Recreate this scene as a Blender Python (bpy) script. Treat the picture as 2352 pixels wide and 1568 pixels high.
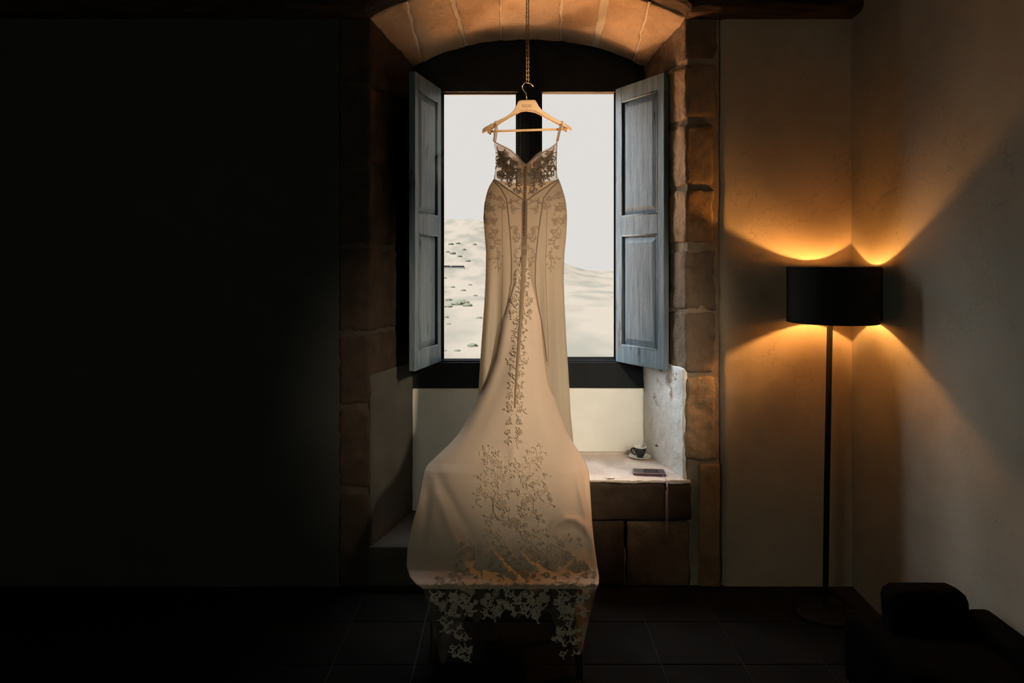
import bpy, bmesh, math, random
import numpy as np
from mathutils import Vector, Matrix, noise

for o in list(bpy.data.objects): bpy.data.objects.remove(o)
S = bpy.context.scene
COL = S.collection
R = math.radians
EYE = 1.6
FPX = 1568.0          # 24 mm lens on the 2352 px wide frame
HX, HY = 1176.0, 608.0
def P(px, py, d):     # pixel of the photograph at a real distance d -> world point
    return Vector(((px - HX) * d / FPX, d, EYE + (HY - py) * d / FPX))

# ------------------------------------------------------------------ camera
cam = bpy.data.cameras.new('camera'); camo = bpy.data.objects.new('camera', cam); COL.objects.link(camo)
camo.location = (0, 0, EYE); camo.rotation_euler = (R(90), 0, 0)
cam.lens = 24; cam.sensor_width = 36; cam.shift_y = -(784 - HY) / 2352.0
cam.clip_start = .05; cam.clip_end = 20000
S.camera = camo
# ------------------------------------------------------------------ sky, suns, exposure
S.view_settings.view_transform = 'Standard'; S.view_settings.look = 'None'
S.view_settings.gamma = 1; S.view_settings.use_curve_mapping = False
S.view_settings.exposure = 0.0
S.cycles.max_bounces = 10; S.cycles.diffuse_bounces = 6; S.cycles.transmission_bounces = 8
S.cycles.transparent_max_bounces = 24; S.cycles.sample_clamp_indirect = 6
S.cycles.caustics_reflective = False; S.cycles.caustics_refractive = False
W = bpy.data.worlds.new('sky'); S.world = W; W.use_nodes = True
bg = W.node_tree.nodes['Background']; bg.inputs[0].default_value = (.80, .775, .745, 1); bg.inputs[1].default_value = 1.0
def sun(name, travel, strength, angle, col):
    l = bpy.data.lights.new(name, 'SUN'); l.energy = strength; l.angle = R(angle); l.color = col
    o = bpy.data.objects.new(name, l); COL.objects.link(o)
    o.rotation_euler = Vector(travel).normalized().to_track_quat('-Z', 'Y').to_euler(); o.location = (0, 20, 30)
    return o
sun('high_sun', (.25, .24, -.94), 150, .6, (1, .93, .84))                 # stands behind the house, lights the land outside
sun('front_sky_fill', (.66, -.66, -.42), 3.2, 80, (.78, .91, 1.0))    # added soft fill that strengthens the sky light through the window
sun('side_sky_fill', (.88, -.28, -.52), 8, 50, (.90, .96, 1.0))       # added soft fill from the left for the right reveal
sun('overhead_sky_fill', (.06, -.38, -.92), 7, 50, (.88, .95, 1.0))      # added steep fill for the seat top and train
def area(name, loc, target, energy, size, col):
    l = bpy.data.lights.new(name, 'AREA'); l.energy = energy; l.size = size; l.color = col; l.shape = 'SQUARE'
    o = bpy.data.objects.new(name, l); COL.objects.link(o); o.location = loc
    o.rotation_euler = (Vector(target) - Vector(loc)).to_track_quat('-Z', 'Y').to_euler(); return o
area('back_of_room_fill', (-2.0, -1.9, 1.7), (-.3, 3, .8), 15, 1.3, (.85, .95, .80))  # added dim fill behind the camera that lifts the dark areas
BULB = 1750.0
def spot(name, loc, target, energy, deg, blend, radius, col):     # soft spot for the added fill lights
    l = bpy.data.lights.new(name, 'SPOT'); l.energy = energy; l.spot_size = R(deg); l.spot_blend = blend; l.shadow_soft_size = radius; l.color = col
    o = bpy.data.objects.new(name, l); COL.objects.link(o); o.location = loc
    o.rotation_euler = (Vector(target) - Vector(loc)).to_track_quat('-Z', 'Y').to_euler(); return o
spot('warm_fill_spot', (1.50, .35, 2.5), (.27, 3.1, 1.27), 440, 33, 1.0, .10, (1, .79, .58))  # added warm fill from the right for the dress front and train
spot('hanger_fill_spot', (1.50, .30, 2.5), (.10, 3.2, 2.33), 420, 9.5, .8, .06, (1, .74, .50))  # added narrow fill that brightens the hanger

spot('arch_fill_spot', (-1.7, 5.7, -1.6), (.30, 3.60, 2.85), 480, 34, .8, .22, (1, .60, .34))       # added unseen spot that washes the arch from below
spot('niche_fill_spot', (1.58, -.3, 1.75), (.42, 3.9, .80), 130, 15, 1.0, .12, (.93, 1, .90))   # added fill that brightens the parapet; no side window is built
# ------------------------------------------------------------------ helpers
def tag(o, label=None, cat=None, group=None, kind=None):
    if label: o['label'] = label
    if cat: o['category'] = cat
    if group: o['group'] = group
    if kind: o['kind'] = kind
    return o
def empty(name, loc=(0, 0, 0), rz=0):
    o = bpy.data.objects.new(name, None); COL.objects.link(o); o.location = loc; o.rotation_euler = (0, 0, rz); o.empty_display_size = .1
    return o
def mesh(name, verts, faces, mat, parent=None, smooth=True, bev=0):
    me = bpy.data.meshes.new(name); me.from_pydata([tuple(v) for v in verts], [], faces); me.validate()
    bm = bmesh.new(); bm.from_mesh(me); bmesh.ops.remove_doubles(bm, verts=bm.verts, dist=1e-6)
    bmesh.ops.recalc_face_normals(bm, faces=bm.faces); bm.to_mesh(me); bm.free()
    o = bpy.data.objects.new(name, me); COL.objects.link(o); me.materials.append(mat)
    if smooth: me.polygons.foreach_set('use_smooth', [True] * len(me.polygons))
    if parent: link_parent(o, parent)
    if bev:
        m = o.modifiers.new('bevel', 'BEVEL'); m.width = bev; m.segments = 2; m.limit_method = 'ANGLE'
    return o
def link_parent(o, parent):      # parents in this script are never scaled; children given in world space
    o.parent = parent
    bpy.context.view_layer.update()
    o.matrix_parent_inverse = parent.matrix_world.inverted()
class MB:
    def __init__(s): s.v = []; s.f = []
    def add(s, v, f):
        n = len(s.v); s.v += [Vector(p) for p in v]; s.f += [tuple(i + n for i in q) for q in f]; return s
    def box(s, x0, x1, y0, y1, z0, z1, M=None):
        v = [Vector((x, y, z)) for x in (x0, x1) for y in (y0, y1) for z in (z0, z1)]
        if M: v = [M @ p for p in v]
        return s.add(v, [(0, 1, 3, 2), (4, 6, 7, 5), (0, 4, 5, 1), (2, 3, 7, 6), (0, 2, 6, 4), (1, 5, 7, 3)])
    def prism(s, pts, y0, y1):                      # polygon in XZ, extruded along Y
        n = len(pts)
        v = [Vector((p[0], y0, p[1])) for p in pts] + [Vector((p[0], y1, p[1])) for p in pts]
        f = [tuple(range(n)), tuple(range(2 * n - 1, n - 1, -1))] + [(i, i + n, (i + 1) % n + n, (i + 1) % n) for i in range(n)]
        return s.add(v, f)
    def tube(s, pts, rad, n=8, cap=True):
        pts = [Vector(p) for p in pts]; k = len(pts)
        rad = rad if hasattr(rad, '__len__') else [rad] * k
        v = []; prev = None
        for i, p in enumerate(pts):
            t = (pts[min(i + 1, k - 1)] - pts[max(i - 1, 0)]).normalized()
            if prev is None:
                a = t.orthogonal().normalized()
            else:
                a = (prev - t * prev.dot(t)).normalized()
            prev = a; b = t.cross(a)
            v += [p + (a * math.cos(2 * math.pi * j / n) + b * math.sin(2 * math.pi * j / n)) * rad[i] for j in range(n)]
        f = [(i * n + j, i * n + (j + 1) % n, (i + 1) * n + (j + 1) % n, (i + 1) * n + j) for i in range(k - 1) for j in range(n)]
        if cap: f += [tuple(range(n - 1, -1, -1)), tuple((k - 1) * n + j for j in range(n))]
        return s.add(v, f)
    def lathe(s, prof, c=(0, 0, 0), n=40, close=False):
        v = []; k = len(prof)
        for r, z in prof:
            v += [Vector((c[0] + r * math.cos(2 * math.pi * j / n), c[1] + r * math.sin(2 * math.pi * j / n), c[2] + z)) for j in range(n)]
        f = [(i * n + j, i * n + (j + 1) % n, (i + 1) * n + (j + 1) % n, (i + 1) * n + j) for i in range(k - 1) for j in range(n)]
        if close: f += [((k - 1) * n + j, (k - 1) * n + (j + 1) % n, (j + 1) % n, j) for j in range(n)]
        return s.add(v, f)
    def build(s, name, mat, parent=None, smooth=False, bev=0):
        return mesh(name, s.v, s.f, mat, parent, smooth, bev)
def nz(v, seed=0.0): return noise.noise(Vector((v[0] + seed, v[1] + seed * 1.7, v[2] - seed)))
def fbm(v, seed=0.0): return nz(v, seed) + .5 * nz(Vector(v) * 2.1, seed + 3) + .25 * nz(Vector(v) * 4.3, seed + 7)
def rough(name, dims, warp, mat, parent=None, r=.008, seg=(8, 8, 8), amp=.003, freq=10, seed=0, edge=None):
    """a rounded, uneven block: unit box of size dims, noise along its normals, warped to place"""
    ax = []
    for L, n in zip(dims, seg):
        ax.append([0, min(r, L * .3) / L] + list(np.linspace(min(r, L * .3) / L, 1 - min(r, L * .3) / L, n + 1))[1:-1] + [1 - min(r, L * .3) / L, 1])
    N = [len(a) - 1 for a in ax]; idx = {}; V = []
    def vert(i, j, k):
        if (i, j, k) in idx: return idx[i, j, k]
        p = Vector((ax[0][i] * dims[0], ax[1][j] * dims[1], ax[2][k] * dims[2]))
        q = Vector([min(max(p[t], min(r, dims[t] * .3)), dims[t] - min(r, dims[t] * .3)) for t in range(3)])
        d = p - q; dn = d.normalized() if d.length > 0 else d
        on_edge = sum(1 for t, x in enumerate((i, j, k)) if x in (0, N[t])) > 1
        p = q + dn * min(r, min(dims) * .3)
        w = warp(Vector((p[0] / dims[0], p[1] / dims[1], p[2] / dims[2])))
        A = amp * (edge or 1.0) if on_edge else amp
        p = p + dn * A * fbm(w * freq, seed)
        idx[i, j, k] = len(V); V.append(warp(Vector((p[0] / dims[0], p[1] / dims[1], p[2] / dims[2]))))
        return idx[i, j, k]
    F = []
    for k in (0, N[2]):
        for i in range(N[0]):
            for j in range(N[1]): F.append((vert(i, j, k), vert(i + 1, j, k), vert(i + 1, j + 1, k), vert(i, j + 1, k)))
    for j in (0, N[1]):
        for i in range(N[0]):
            for k in range(N[2]): F.append((vert(i, j, k), vert(i + 1, j, k), vert(i + 1, j, k + 1), vert(i, j, k + 1)))
    for i in (0, N[0]):
        for j in range(N[1]):
            for k in range(N[2]): F.append((vert(i, j, k), vert(i, j + 1, k), vert(i, j + 1, k + 1), vert(i, j, k + 1)))
    return mesh(name, V, F, mat, parent)
def boxwarp(x0, x1, y0, y1, z0, z1):
    return lambda u: Vector((x0 + (x1 - x0) * u[0], y0 + (y1 - y0) * u[1], z0 + (z1 - z0) * u[2]))

# ------------------------------------------------------------------ materials
def mat(name, c1, c2=None, rough_=.85, scale=8, detail=6, bump=.0, bscale=40, stretch=(1, 1, 1), metal=0, sheen=0, extra=None, coord='Object', contrast=(.35, .65), spec=.3):
    m = bpy.data.materials.new(name); m.use_nodes = True; nt = m.node_tree; N = nt.nodes; L = nt.links
    b = N['Principled BSDF']; b.inputs['Roughness'].default_value = rough_; b.inputs['Metallic'].default_value = metal
    b.inputs['Specular IOR Level'].default_value = spec
    if sheen: b.inputs['Sheen Weight'].default_value = sheen
    tc = N.new('ShaderNodeTexCoord'); mp = N.new('ShaderNodeMapping'); mp.inputs['Scale'].default_value = stretch
    L.new(tc.outputs[coord], mp.inputs[0])
    n1 = N.new('ShaderNodeTexNoise'); n1.inputs['Scale'].default_value = scale; n1.inputs['Detail'].default_value = detail
    L.new(mp.outputs[0], n1.inputs['Vector'])
    rp = N.new('ShaderNodeValToRGB'); rp.color_ramp.elements[0].position = contrast[0]; rp.color_ramp.elements[1].position = contrast[1]
    rp.color_ramp.elements[0].color = (*c1, 1); rp.color_ramp.elements[1].color = (*(c2 or c1), 1)
    L.new(n1.outputs['Fac'], rp.inputs[0]); L.new(rp.outputs[0], b.inputs['Base Color'])
    if bump:
        n2 = N.new('ShaderNodeTexNoise'); n2.inputs['Scale'].default_value = bscale; n2.inputs['Detail'].default_value = 8; n2.inputs['Roughness'].default_value = .65
        L.new(mp.outputs[0], n2.inputs['Vector'])
        bp = N.new('ShaderNodeBump'); bp.inputs['Strength'].default_value = 1; bp.inputs['Distance'].default_value = bump
        L.new(n2.outputs['Fac'], bp.inputs['Height']); L.new(bp.outputs[0], b.inputs['Normal'])
        m['bump_node'] = bp.name
    if extra: extra(m, nt, N, L, b, mp, rp)
    return m
def overlay(nt, N, L, b, src, fac, col):
    mx = N.new('ShaderNodeMix'); mx.data_type = 'RGBA'; mx.inputs['B'].default_value = (*col, 1)
    L.new(fac, mx.inputs['Factor']); L.new(src, mx.inputs['A']); L.new(mx.outputs['Result'], b.inputs['Base Color'])
    return mx.outputs['Result']
def plaster_extra(col, sc, lo, hi):
    def f(m, nt, N, L, b, mp, rp):
        n = N.new('ShaderNodeTexNoise'); n.inputs['Scale'].default_value = sc; n.inputs['Detail'].default_value = 9; n.inputs['Roughness'].default_value = .7
        L.new(mp.outputs[0], n.inputs['Vector'])
        mr = N.new('ShaderNodeMapRange'); mr.inputs['From Min'].default_value = lo; mr.inputs['From Max'].default_value = hi
        L.new(n.outputs['Fac'], mr.inputs['Value']); overlay(nt, N, L, b, rp.outputs[0], mr.outputs[0], col)
    return f
def crack_extra(m, nt, N, L, b, mp, rp):
    # hairline cracks: ridged noise, few and shallow
    n = N.new('ShaderNodeTexNoise'); n.inputs['Scale'].default_value = 1.9; n.inputs['Detail'].default_value = 7; n.inputs['Roughness'].default_value = .62
    L.new(mp.outputs[0], n.inputs['Vector'])
    s = N.new('ShaderNodeMath'); s.operation = 'SUBTRACT'; s.inputs[1].default_value = .5; L.new(n.outputs['Fac'], s.inputs[0])
    a = N.new('ShaderNodeMath'); a.operation = 'ABSOLUTE'; L.new(s.outputs[0], a.inputs[0])
    mr = N.new('ShaderNodeMapRange'); mr.inputs['From Min'].default_value = 0; mr.inputs['From Max'].default_value = .003; mr.inputs['To Min'].default_value = 0; mr.inputs['To Max'].default_value = 1
    L.new(a.outputs[0], mr.inputs['Value'])
    bp = N.new('ShaderNodeBump'); bp.inputs['Distance'].default_value = .0015; bp.inputs['Strength'].default_value = .8
    L.new(mr.outputs[0], bp.inputs['Height']); old = N[m['bump_node']]
    L.new(old.outputs[0], bp.inputs['Normal']); L.new(bp.outputs[0], b.inputs['Normal'])
M = {}
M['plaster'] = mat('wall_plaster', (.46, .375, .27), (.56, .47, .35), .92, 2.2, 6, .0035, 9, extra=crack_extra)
M['plaster_dim'] = mat('dimmed_wall_plaster', (.30, .27, .215), (.37, .335, .27), .92, 2.2, 6, .0035, 9, extra=crack_extra)  # same plaster, the right wall's dimmer light put into its colour
M['plaster_dark'] = mat('shaded_side_plaster', (.036, .038, .033), (.050, .052, .046), .95, 2.2, 6, .003, 9)  # wall plaster with the shade of the left side put into its colour
M['white'] = mat('limewash', (.74, .74, .71), (.86, .86, .84), .9, 6, 8, .010, 22, extra=plaster_extra((.36, .27, .19), 4.5, .60, .68))
M['white_flat'] = mat('smooth_limewash', (.80, .80, .73), (.86, .86, .80), .9, 4, 6, .0015, 20)
M['stone'] = [mat('sandstone_%s' % n, tuple(.62 * q for q in c1), tuple(.62 * q for q in c2), .9, 7, 10, .013, 26, extra=plaster_extra((c1[0] * .3, c1[1] * .27, c1[2] * .24), 5, .52, .72), contrast=(.3, .7)) for n, c1, c2 in (
    ('tan', (.46, .31, .19), (.60, .43, .28)), ('ochre', (.50, .32, .17), (.62, .42, .25)),
    ('umber', (.26, .18, .12), (.36, .26, .18)), ('pale', (.52, .39, .26), (.66, .50, .35)))]
M['dark_mortar'] = mat('shaded_mortar', (.045, .035, .025), (.06, .05, .036), .95, 14, 8, .004, 50)  # left mortar, shade put into its colour
M['grey_wash'] = mat('grey_unlit_limewash', (.055, .054, .046), (.075, .073, .062), .95, 5, 8, .003, 20)  # limewash darkened to carry the shade of the left reveal and step
M['dark_quoin'] = mat('shaded_sandstone', (.032, .021, .014), (.055, .037, .024), .9, 9, 9, .006, 30)  # left quoins and seat front, with their shade put into the stone colour
M['vous'] = [mat('arch_sandstone_%d' % k, a, b, .9, 6, 10, .009, 26) for k, (a, b) in enumerate((((.48, .32, .20), (.62, .43, .28)), ((.53, .36, .225), (.66, .48, .32))))]
M['arch_mortar'] = mat('pale_arch_mortar', (.70, .60, .46), (.80, .70, .56), .95, 14, 8, .006, 50)
M['bench'] = mat('worn_seat_stone', (.52, .43, .36), (.72, .63, .56), .85, 7, 9, .004, 34, extra=plaster_extra((.22, .12, .07), 11, .64, .72))
M['mortar'] = mat('lime_mortar', (.27, .20, .14), (.35, .27, .19), .95, 14, 8, .005, 50)
M['ceil'] = mat('old_ceiling_timber', (.05, .032, .02), (.09, .055, .035), .8, 5, 6, .004, 20, stretch=(1, 6, 6))
M['floor'] = mat('dark_floor_tile', (.007, .0065, .006), (.011, .010, .009), .85, 5, 6, .001, 20, spec=.03)
M['grout'] = mat('floor_grout', (.02, .018, .015), None, .95)
M['lintel'] = mat('rough_lintel_timber', (.014, .008, .005), (.06, .03, .014), .85, 7, 9, .012, 22, stretch=(1, 5, 5))
M['frame'] = mat('dark_window_paint', (.010, .0125, .0145), (.016, .019, .022), .65, 9, 6, .001, 60, stretch=(1, 1, .3), spec=.12)
def peel(m, nt, N, L, b, mp, rp):
    mp2 = N.new('ShaderNodeMapping'); mp2.inputs['Scale'].default_value = (9, 9, 1.6); tc = N.new('ShaderNodeTexCoord'); L.new(tc.outputs['Object'], mp2.inputs[0])
    n = N.new('ShaderNodeTexNoise'); n.inputs['Scale'].default_value = 2.3; n.inputs['Detail'].default_value = 10; n.inputs['Roughness'].default_value = .72
    L.new(mp2.outputs[0], n.inputs['Vector'])
    mr = N.new('ShaderNodeMapRange'); mr.inputs['From Min'].default_value = .60; mr.inputs['From Max'].default_value = .63
    L.new(n.outputs['Fac'], mr.inputs['Value']); overlay(nt, N, L, b, rp.outputs[0], mr.outputs[0], (.035, .028, .022))
M['shutter'] = mat('worn_blue_grey_shutter_paint', (.085, .130, .165), (.17, .225, .262), .42, 3, 8, .0045, 12, stretch=(14, 14, 1.2), extra=peel, spec=.5)
M['shutter_warm'] = mat('worn_greenish_grey_shutter_paint', (.075, .125, .158), (.155, .205, .225), .42, 3, 8, .0045, 12, stretch=(14, 14, 1.2), extra=peel, spec=.5)
M['wood'] = mat('hanger_wood', (.74, .48, .25), (.84, .58, .33), .45, 3, 5, .0003, 30, stretch=(1, 8, 10), spec=.5)
M['ink'] = mat('burnt_lettering', (.16, .07, .03), None, .7)
M['brass'] = mat('brass', (.72, .58, .38), (.8, .66, .45), .25, metal=1)
M['old_brass'] = mat('tarnished_chain_brass', (.36, .27, .16), (.62, .50, .33), .32, 60, metal=1)
M['black_metal'] = mat('black_lacquered_metal', (.008, .008, .008), None, .7, spec=.1)
M['shade'] = mat('black_linen_lampshade', (.010, .010, .009), (.014, .014, .012), .95, 60)
M['shade_in'] = mat('pale_shade_lining', (.7, .6, .42), None, .8)
M['uph'] = mat('charcoal_upholstery', (.004, .004, .0038), (.006, .006, .0055), .95, 30, 5, .0008, 120, spec=0)
M['dark_wood'] = mat('dark_walnut', (.03, .018, .011), (.05, .03, .018), .5, 6, 6, .0008, 20, stretch=(8, 8, 1))
M['ceramic_b'] = mat('black_glazed_ceramic', (.012, .017, .018), None, .12, spec=.6)
M['ceramic_w'] = mat('white_glazed_ceramic', (.78, .77, .73), None, .15, spec=.6)
M['coffee'] = mat('coffee_dregs', (.05, .025, .012), (.35, .27, .2), .3, 60)
M['steel'] = mat('polished_steel', (.7, .7, .7), None, .2, metal=1)
M['glass_blk'] = mat('black_phone_glass', (.012, .010, .012), None, .12, spec=.6)
M['case'] = mat('dark_mauve_case', (.10, .05, .07), None, .35)
M['case_rim'] = mat('pink_case_rim', (.55, .36, .42), None, .3)
M['cord'] = mat('lilac_cord', (.45, .27, .42), (.55, .36, .5), .6, 90)
M['button'] = mat('satin_covered_button', (.16, .10, .06), None, .4)
def cloth(name, col, tcol, transp, trans, bump=.0006, bscale=220, sheen=.25):
    m = bpy.data.materials.new(name); m.use_nodes = True; nt = m.node_tree; N = nt.nodes; L = nt.links; N.clear()
    out = N.new('ShaderNodeOutputMaterial'); d = N.new('ShaderNodeBsdfPrincipled'); d.inputs['Base Color'].default_value = (*col, 1); d.inputs['Roughness'].default_value = .62
    d.inputs['Sheen Weight'].default_value = sheen; d.inputs['Specular IOR Level'].default_value = .25
    t = N.new('ShaderNodeBsdfTranslucent'); t.inputs[0].default_value = (*tcol, 1); x = N.new('ShaderNodeBsdfTransparent'); x.inputs[0].default_value = (.96, .92, .86, 1)
    a = N.new('ShaderNodeMixShader'); a.inputs[0].default_value = trans; L.new(d.outputs[0], a.inputs[1]); L.new(t.outputs[0], a.inputs[2])
    c = N.new('ShaderNodeMixShader'); c.inputs[0].default_value = transp; L.new(a.outputs[0], c.inputs[1]); L.new(x.outputs[0], c.inputs[2]); L.new(c.outputs[0], out.inputs[0])
    tc = N.new('ShaderNodeTexCoord'); n = N.new('ShaderNodeTexNoise'); n.inputs['Scale'].default_value = bscale; L.new(tc.outputs['Object'], n.inputs['Vector'])
    b = N.new('ShaderNodeBump'); b.inputs['Distance'].default_value = bump; b.inputs['Strength'].default_value = .5; L.new(n.outputs['Fac'], b.inputs['Height'])
    L.new(b.outputs[0], d.inputs['Normal'])
    return m
M['crepe'] = cloth('ivory_crepe', (.66, .585, .47), (.64, .52, .36), .07, .5)
M['train'] = cloth('ivory_crepe_train', (.80, .68, .55), (.82, .64, .44), .0, .36)
M['tulle'] = cloth('nude_tulle', (.75, .62, .46), (.8, .68, .5), .76, .5)
M['lining'] = cloth('cup_lining', (.66, .62, .62), (.75, .7, .68), .42, .5)
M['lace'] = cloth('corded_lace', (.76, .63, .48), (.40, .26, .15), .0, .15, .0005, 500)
M['lace_back'] = cloth('corded_lace_bodice', (.30, .215, .145), (.25, .16, .09), .02, .25, .0005, 500)  # lace darkened: its backlit tone is put into the colour
M['lace_skirt'] = cloth('corded_lace_skirt', (.46, .35, .24), (.30, .2, .12), .0, .2, .0005, 500)  # backlit darkening put into the colour, weaker than on the bodice
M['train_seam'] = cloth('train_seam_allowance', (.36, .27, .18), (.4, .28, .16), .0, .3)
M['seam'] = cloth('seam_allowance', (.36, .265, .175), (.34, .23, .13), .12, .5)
def emis(name, col, st):
    m = bpy.data.materials.new(name); m.use_nodes = True; N = m.node_tree.nodes; N.clear(); o = N.new('ShaderNodeOutputMaterial'); e = N.new('ShaderNodeEmission')
    e.inputs[0].default_value = (*col, 1); e.inputs[1].default_value = st; m.node_tree.links.new(e.outputs[0], o.inputs[0]); return m
M['bulb'] = emis('warm_bulb', (1.0, .43, .11), BULB)
def glassm():
    m = bpy.data.materials.new('window_glass'); m.use_nodes = True; N = m.node_tree.nodes; L = m.node_tree.links; N.clear(); o = N.new('ShaderNodeOutputMaterial')
    t = N.new('ShaderNodeBsdfTransparent'); t.inputs[0].default_value = (.99, .99, .99, 1); g = N.new('ShaderNodeBsdfGlossy'); g.inputs['Roughness'].default_value = .02
    x = N.new('ShaderNodeMixShader'); x.inputs[0].default_value = .025; L.new(t.outputs[0], x.inputs[1]); L.new(g.outputs[0], x.inputs[2]); L.new(x.outputs[0], o.inputs[0]); return m
M['glass'] = glassm()
M['terracotta'] = mat('terracotta_bounce_slab', (.80, .38, .15), (.88, .46, .2), .9, 1.5)  # for the unseen slab that bounces warm light up to the arch
M['land'] = mat('dry_pale_land', (.0130, .0133, .0122), (.0180, .0170, .0155), .95, .012, 12, stretch=(1, .3, 1), contrast=(.38, .55), spec=0)
M['tree'] = mat('hazy_foliage', (.0100, .0115, .0090), (.0140, .0152, .0120), .95, .5, spec=0)
M['far_wall'] = mat('far_white_wall', (.032, .032, .0312), None, .9, spec=0)

# ------------------------------------------------------------------ the window wall
WY = 3.40                      # room face of the window wall
BY = 3.92                      # back of the niche
XL0, XR0 = -.707, .865         # niche at the room face
XL1, XR1 = -.565, .755         # niche at the window
ZS0, RI0 = 2.825, .18          # arch at the room face: spring height, rise
ZS1, RI1 = 2.735, .155         # arch at the window
def arch(t, s):
    x = (XL0 + (XR0 - XL0) * t) * (1 - s) + (XL1 + (XR1 - XL1) * t) * s
    k = 1 - abs(2 * t - 1) ** 2.2
    z = (ZS0 + RI0 * k) * (1 - s) + (ZS1 + RI1 * k) * s
    return Vector((x, WY + (BY - WY) * s, z))
SEAT_Z = .533; NICHE_Z = .20
XR_ROOM = .4968 * WY; XL_ROOM = -2.7; ZC = 3.12
ZT = 5 * 0 + 2.735             # underside of the wall-top timber
def edge_noise(z, s=0): return .006 * fbm(Vector((0, s, z * 9)), 2)
wall = MB()
def slab(mb, x0, x1, z0, z1, y, nx, nz_, amp, seed):
    V = []; F = []
    for j in range(nz_ + 1):
        for i in range(nx + 1):
            x = x0 + (x1 - x0) * i / nx; z = z0 + (z1 - z0) * j / nz_
            V.append(Vector((x, y + amp * fbm(Vector((x * 2.2, 0, z * 2.2)), seed) + amp * .35 * fbm(Vector((x * 9, 0, z * 9)), seed), z)))
    for j in range(nz_):
        for i in range(nx): F.append((j * (nx + 1) + i, j * (nx + 1) + i + 1, (j + 1) * (nx + 1) + i + 1, (j + 1) * (nx + 1) + i))
    mb.add(V, F)
PX = 1.036                      # plaster starts beyond the quoins
# plaster coat right of the quoins, ragged left edge with a thickness
V = []; F = []; nx, nzz = 46, 150
for j in range(nzz + 1):
    z = ZC * j / nzz
    xe = PX + .007 * fbm(Vector((3, 1, z * 7)), 4) + .004 * math.sin(z * 3)
    xe = xe + (.015 if z < .62 else 0)
    for i in range(nx + 1):
        x = xe + (XR_ROOM + .02 - xe) * i / nx
        yy = WY - .004 + .006 * fbm(Vector((x * 2.0, 0, z * 2.0)), 5) + .0016 * fbm(Vector((x * 11, 0, z * 8)), 6)
        if i == 0: yy = WY + .045
        if i == 1: x = xe + .004; yy += .006
        V.append((x, yy, z))
for j in range(nzz):
    for i in range(nx): F.append((j * (nx + 1) + i, j * (nx + 1) + i + 1, (j + 1) * (nx + 1) + i + 1, (j + 1) * (nx + 1) + i))
wall.add(V, F)
left = MB(); slab(left, XL_ROOM - .05, -.860, 0, ZC, WY - .004, 60, 80, .004, 8)      # plaster left of the niche
wall.box(-.88, XL0 - .022, WY + .02, BY + .2, 0, ZC)                    # core behind the left quoins
wall.box(XL_ROOM - .2, -.87, WY + .02, BY + .2, 0, ZC + .2)
wall.box(XR0 + .02, XR_ROOM + .3, WY + .03, BY + .2, 0, ZC + .2)        # core behind the right quoins
wall.box(XR1 + .0, XR0 + .03, BY + .03, BY + .2, 0, ZC + .2)
wall.box(XL0 - .03, XL1 - .0, BY + .03, BY + .2, 0, ZC + .2)
wall.box(XL1 - .05, XR1 + .05, BY + .015, BY + .2, -.2, .88)            # core under the window
wall.box(XL0 - .1, XR0 + .1, WY + .02, BY + .2, -.3, NICHE_Z - .02)
# mass above the arch
pts = [(arch(i / 24, .5).x, arch(i / 24, 0).z + .03) for i in range(25)]
wall.prism([(XL0 - .05, ZC + .2)] + [(XL0 - .05, ZS0 + .02)] + [(arch(i / 24, 0).x, arch(i / 24, 0).z + .02) for i in range(25)] + [(XR0 + .05, ZS0 + .02), (XR0 + .05, ZC + .2)], WY + .02, BY + .02)
wall.prism([(XL1 - .05, ZC + .2)] + [(XL1 - .05, ZS1 - .03)] + [(arch(i / 24, 1).x, arch(i / 24, 1).z + .02) for i in range(25)] + [(XR1 + .05, ZS1 - .03), (XR1 + .05, ZC + .2)], BY + .015, BY + .2)
wall_o = wall.build('wall_window', M['plaster'], smooth=True)
for p in wall_o.data.polygons: p.use_smooth = len(p.vertices) == 4 and p.area < .003
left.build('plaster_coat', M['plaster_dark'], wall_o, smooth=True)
tag(wall_o, 'plastered wall with a deep arched stone window niche', kind='structure')

def jamb_r(z, s):               # x of the right reveal
    return (XR0 * (1 - s) + XR1 * s) + .004 * fbm(Vector((s * 3, 0, z * 5)), 11)
def quoin(side, z0, z1, w, mt, seed, front=0.0, amp=.004, r=.012):
    """one corner stone: front face on the room side, long face on the reveal"""
    def warp(u):
        s = (u[1] * (BY + .0 - WY)) / (BY - WY)
        if side > 0:
            xi = XR0 * (1 - s) + XR1 * s; xo = XR0 + w
        else:
            xi = XL0 * (1 - s) + XL1 * s; xo = XL0 - w
        return Vector((xi + (xo - xi) * u[0], WY - front + (BY - WY + front) * u[1], z0 + (z1 - z0) * u[2]))
    return rough('quoin_stone', (w, .52, z1 - z0), warp, mt, wall_o, r=r, seg=(14, 26, max(6, int((z1 - z0) / .018))), amp=amp * 1.5, freq=14, seed=seed, edge=2.2)
def zpx(y): return EYE + (HY - y) * WY / FPX
st = M['stone']
for i, (ya, yb, w, mt, fr) in enumerate([(1, 136, .150, st[2], 0), (146, 270, .150, st[0], .002), (284, 424, .140, st[0], .003), (436, 556, .138, st[1], .006),
                                 (576, 712, .145, st[2], .0), (718, 856, .145, st[2], .003), (866, 1058, .145, st[1], .010)]):
    quoin(1, zpx(yb), zpx(ya), w, mt, 20 + i * 3, fr, .005 if i < 6 else .008, .010)
for i, (ya, yb) in enumerate([(1, 190), (200, 372), (382, 560), (572, 760), (770, 930), (940, 1120), (1132, 1347)]):
    quoin(-1, zpx(yb), zpx(ya), .155, M['dark_quoin'], 60 + i * 3, .0, .004)
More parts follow.
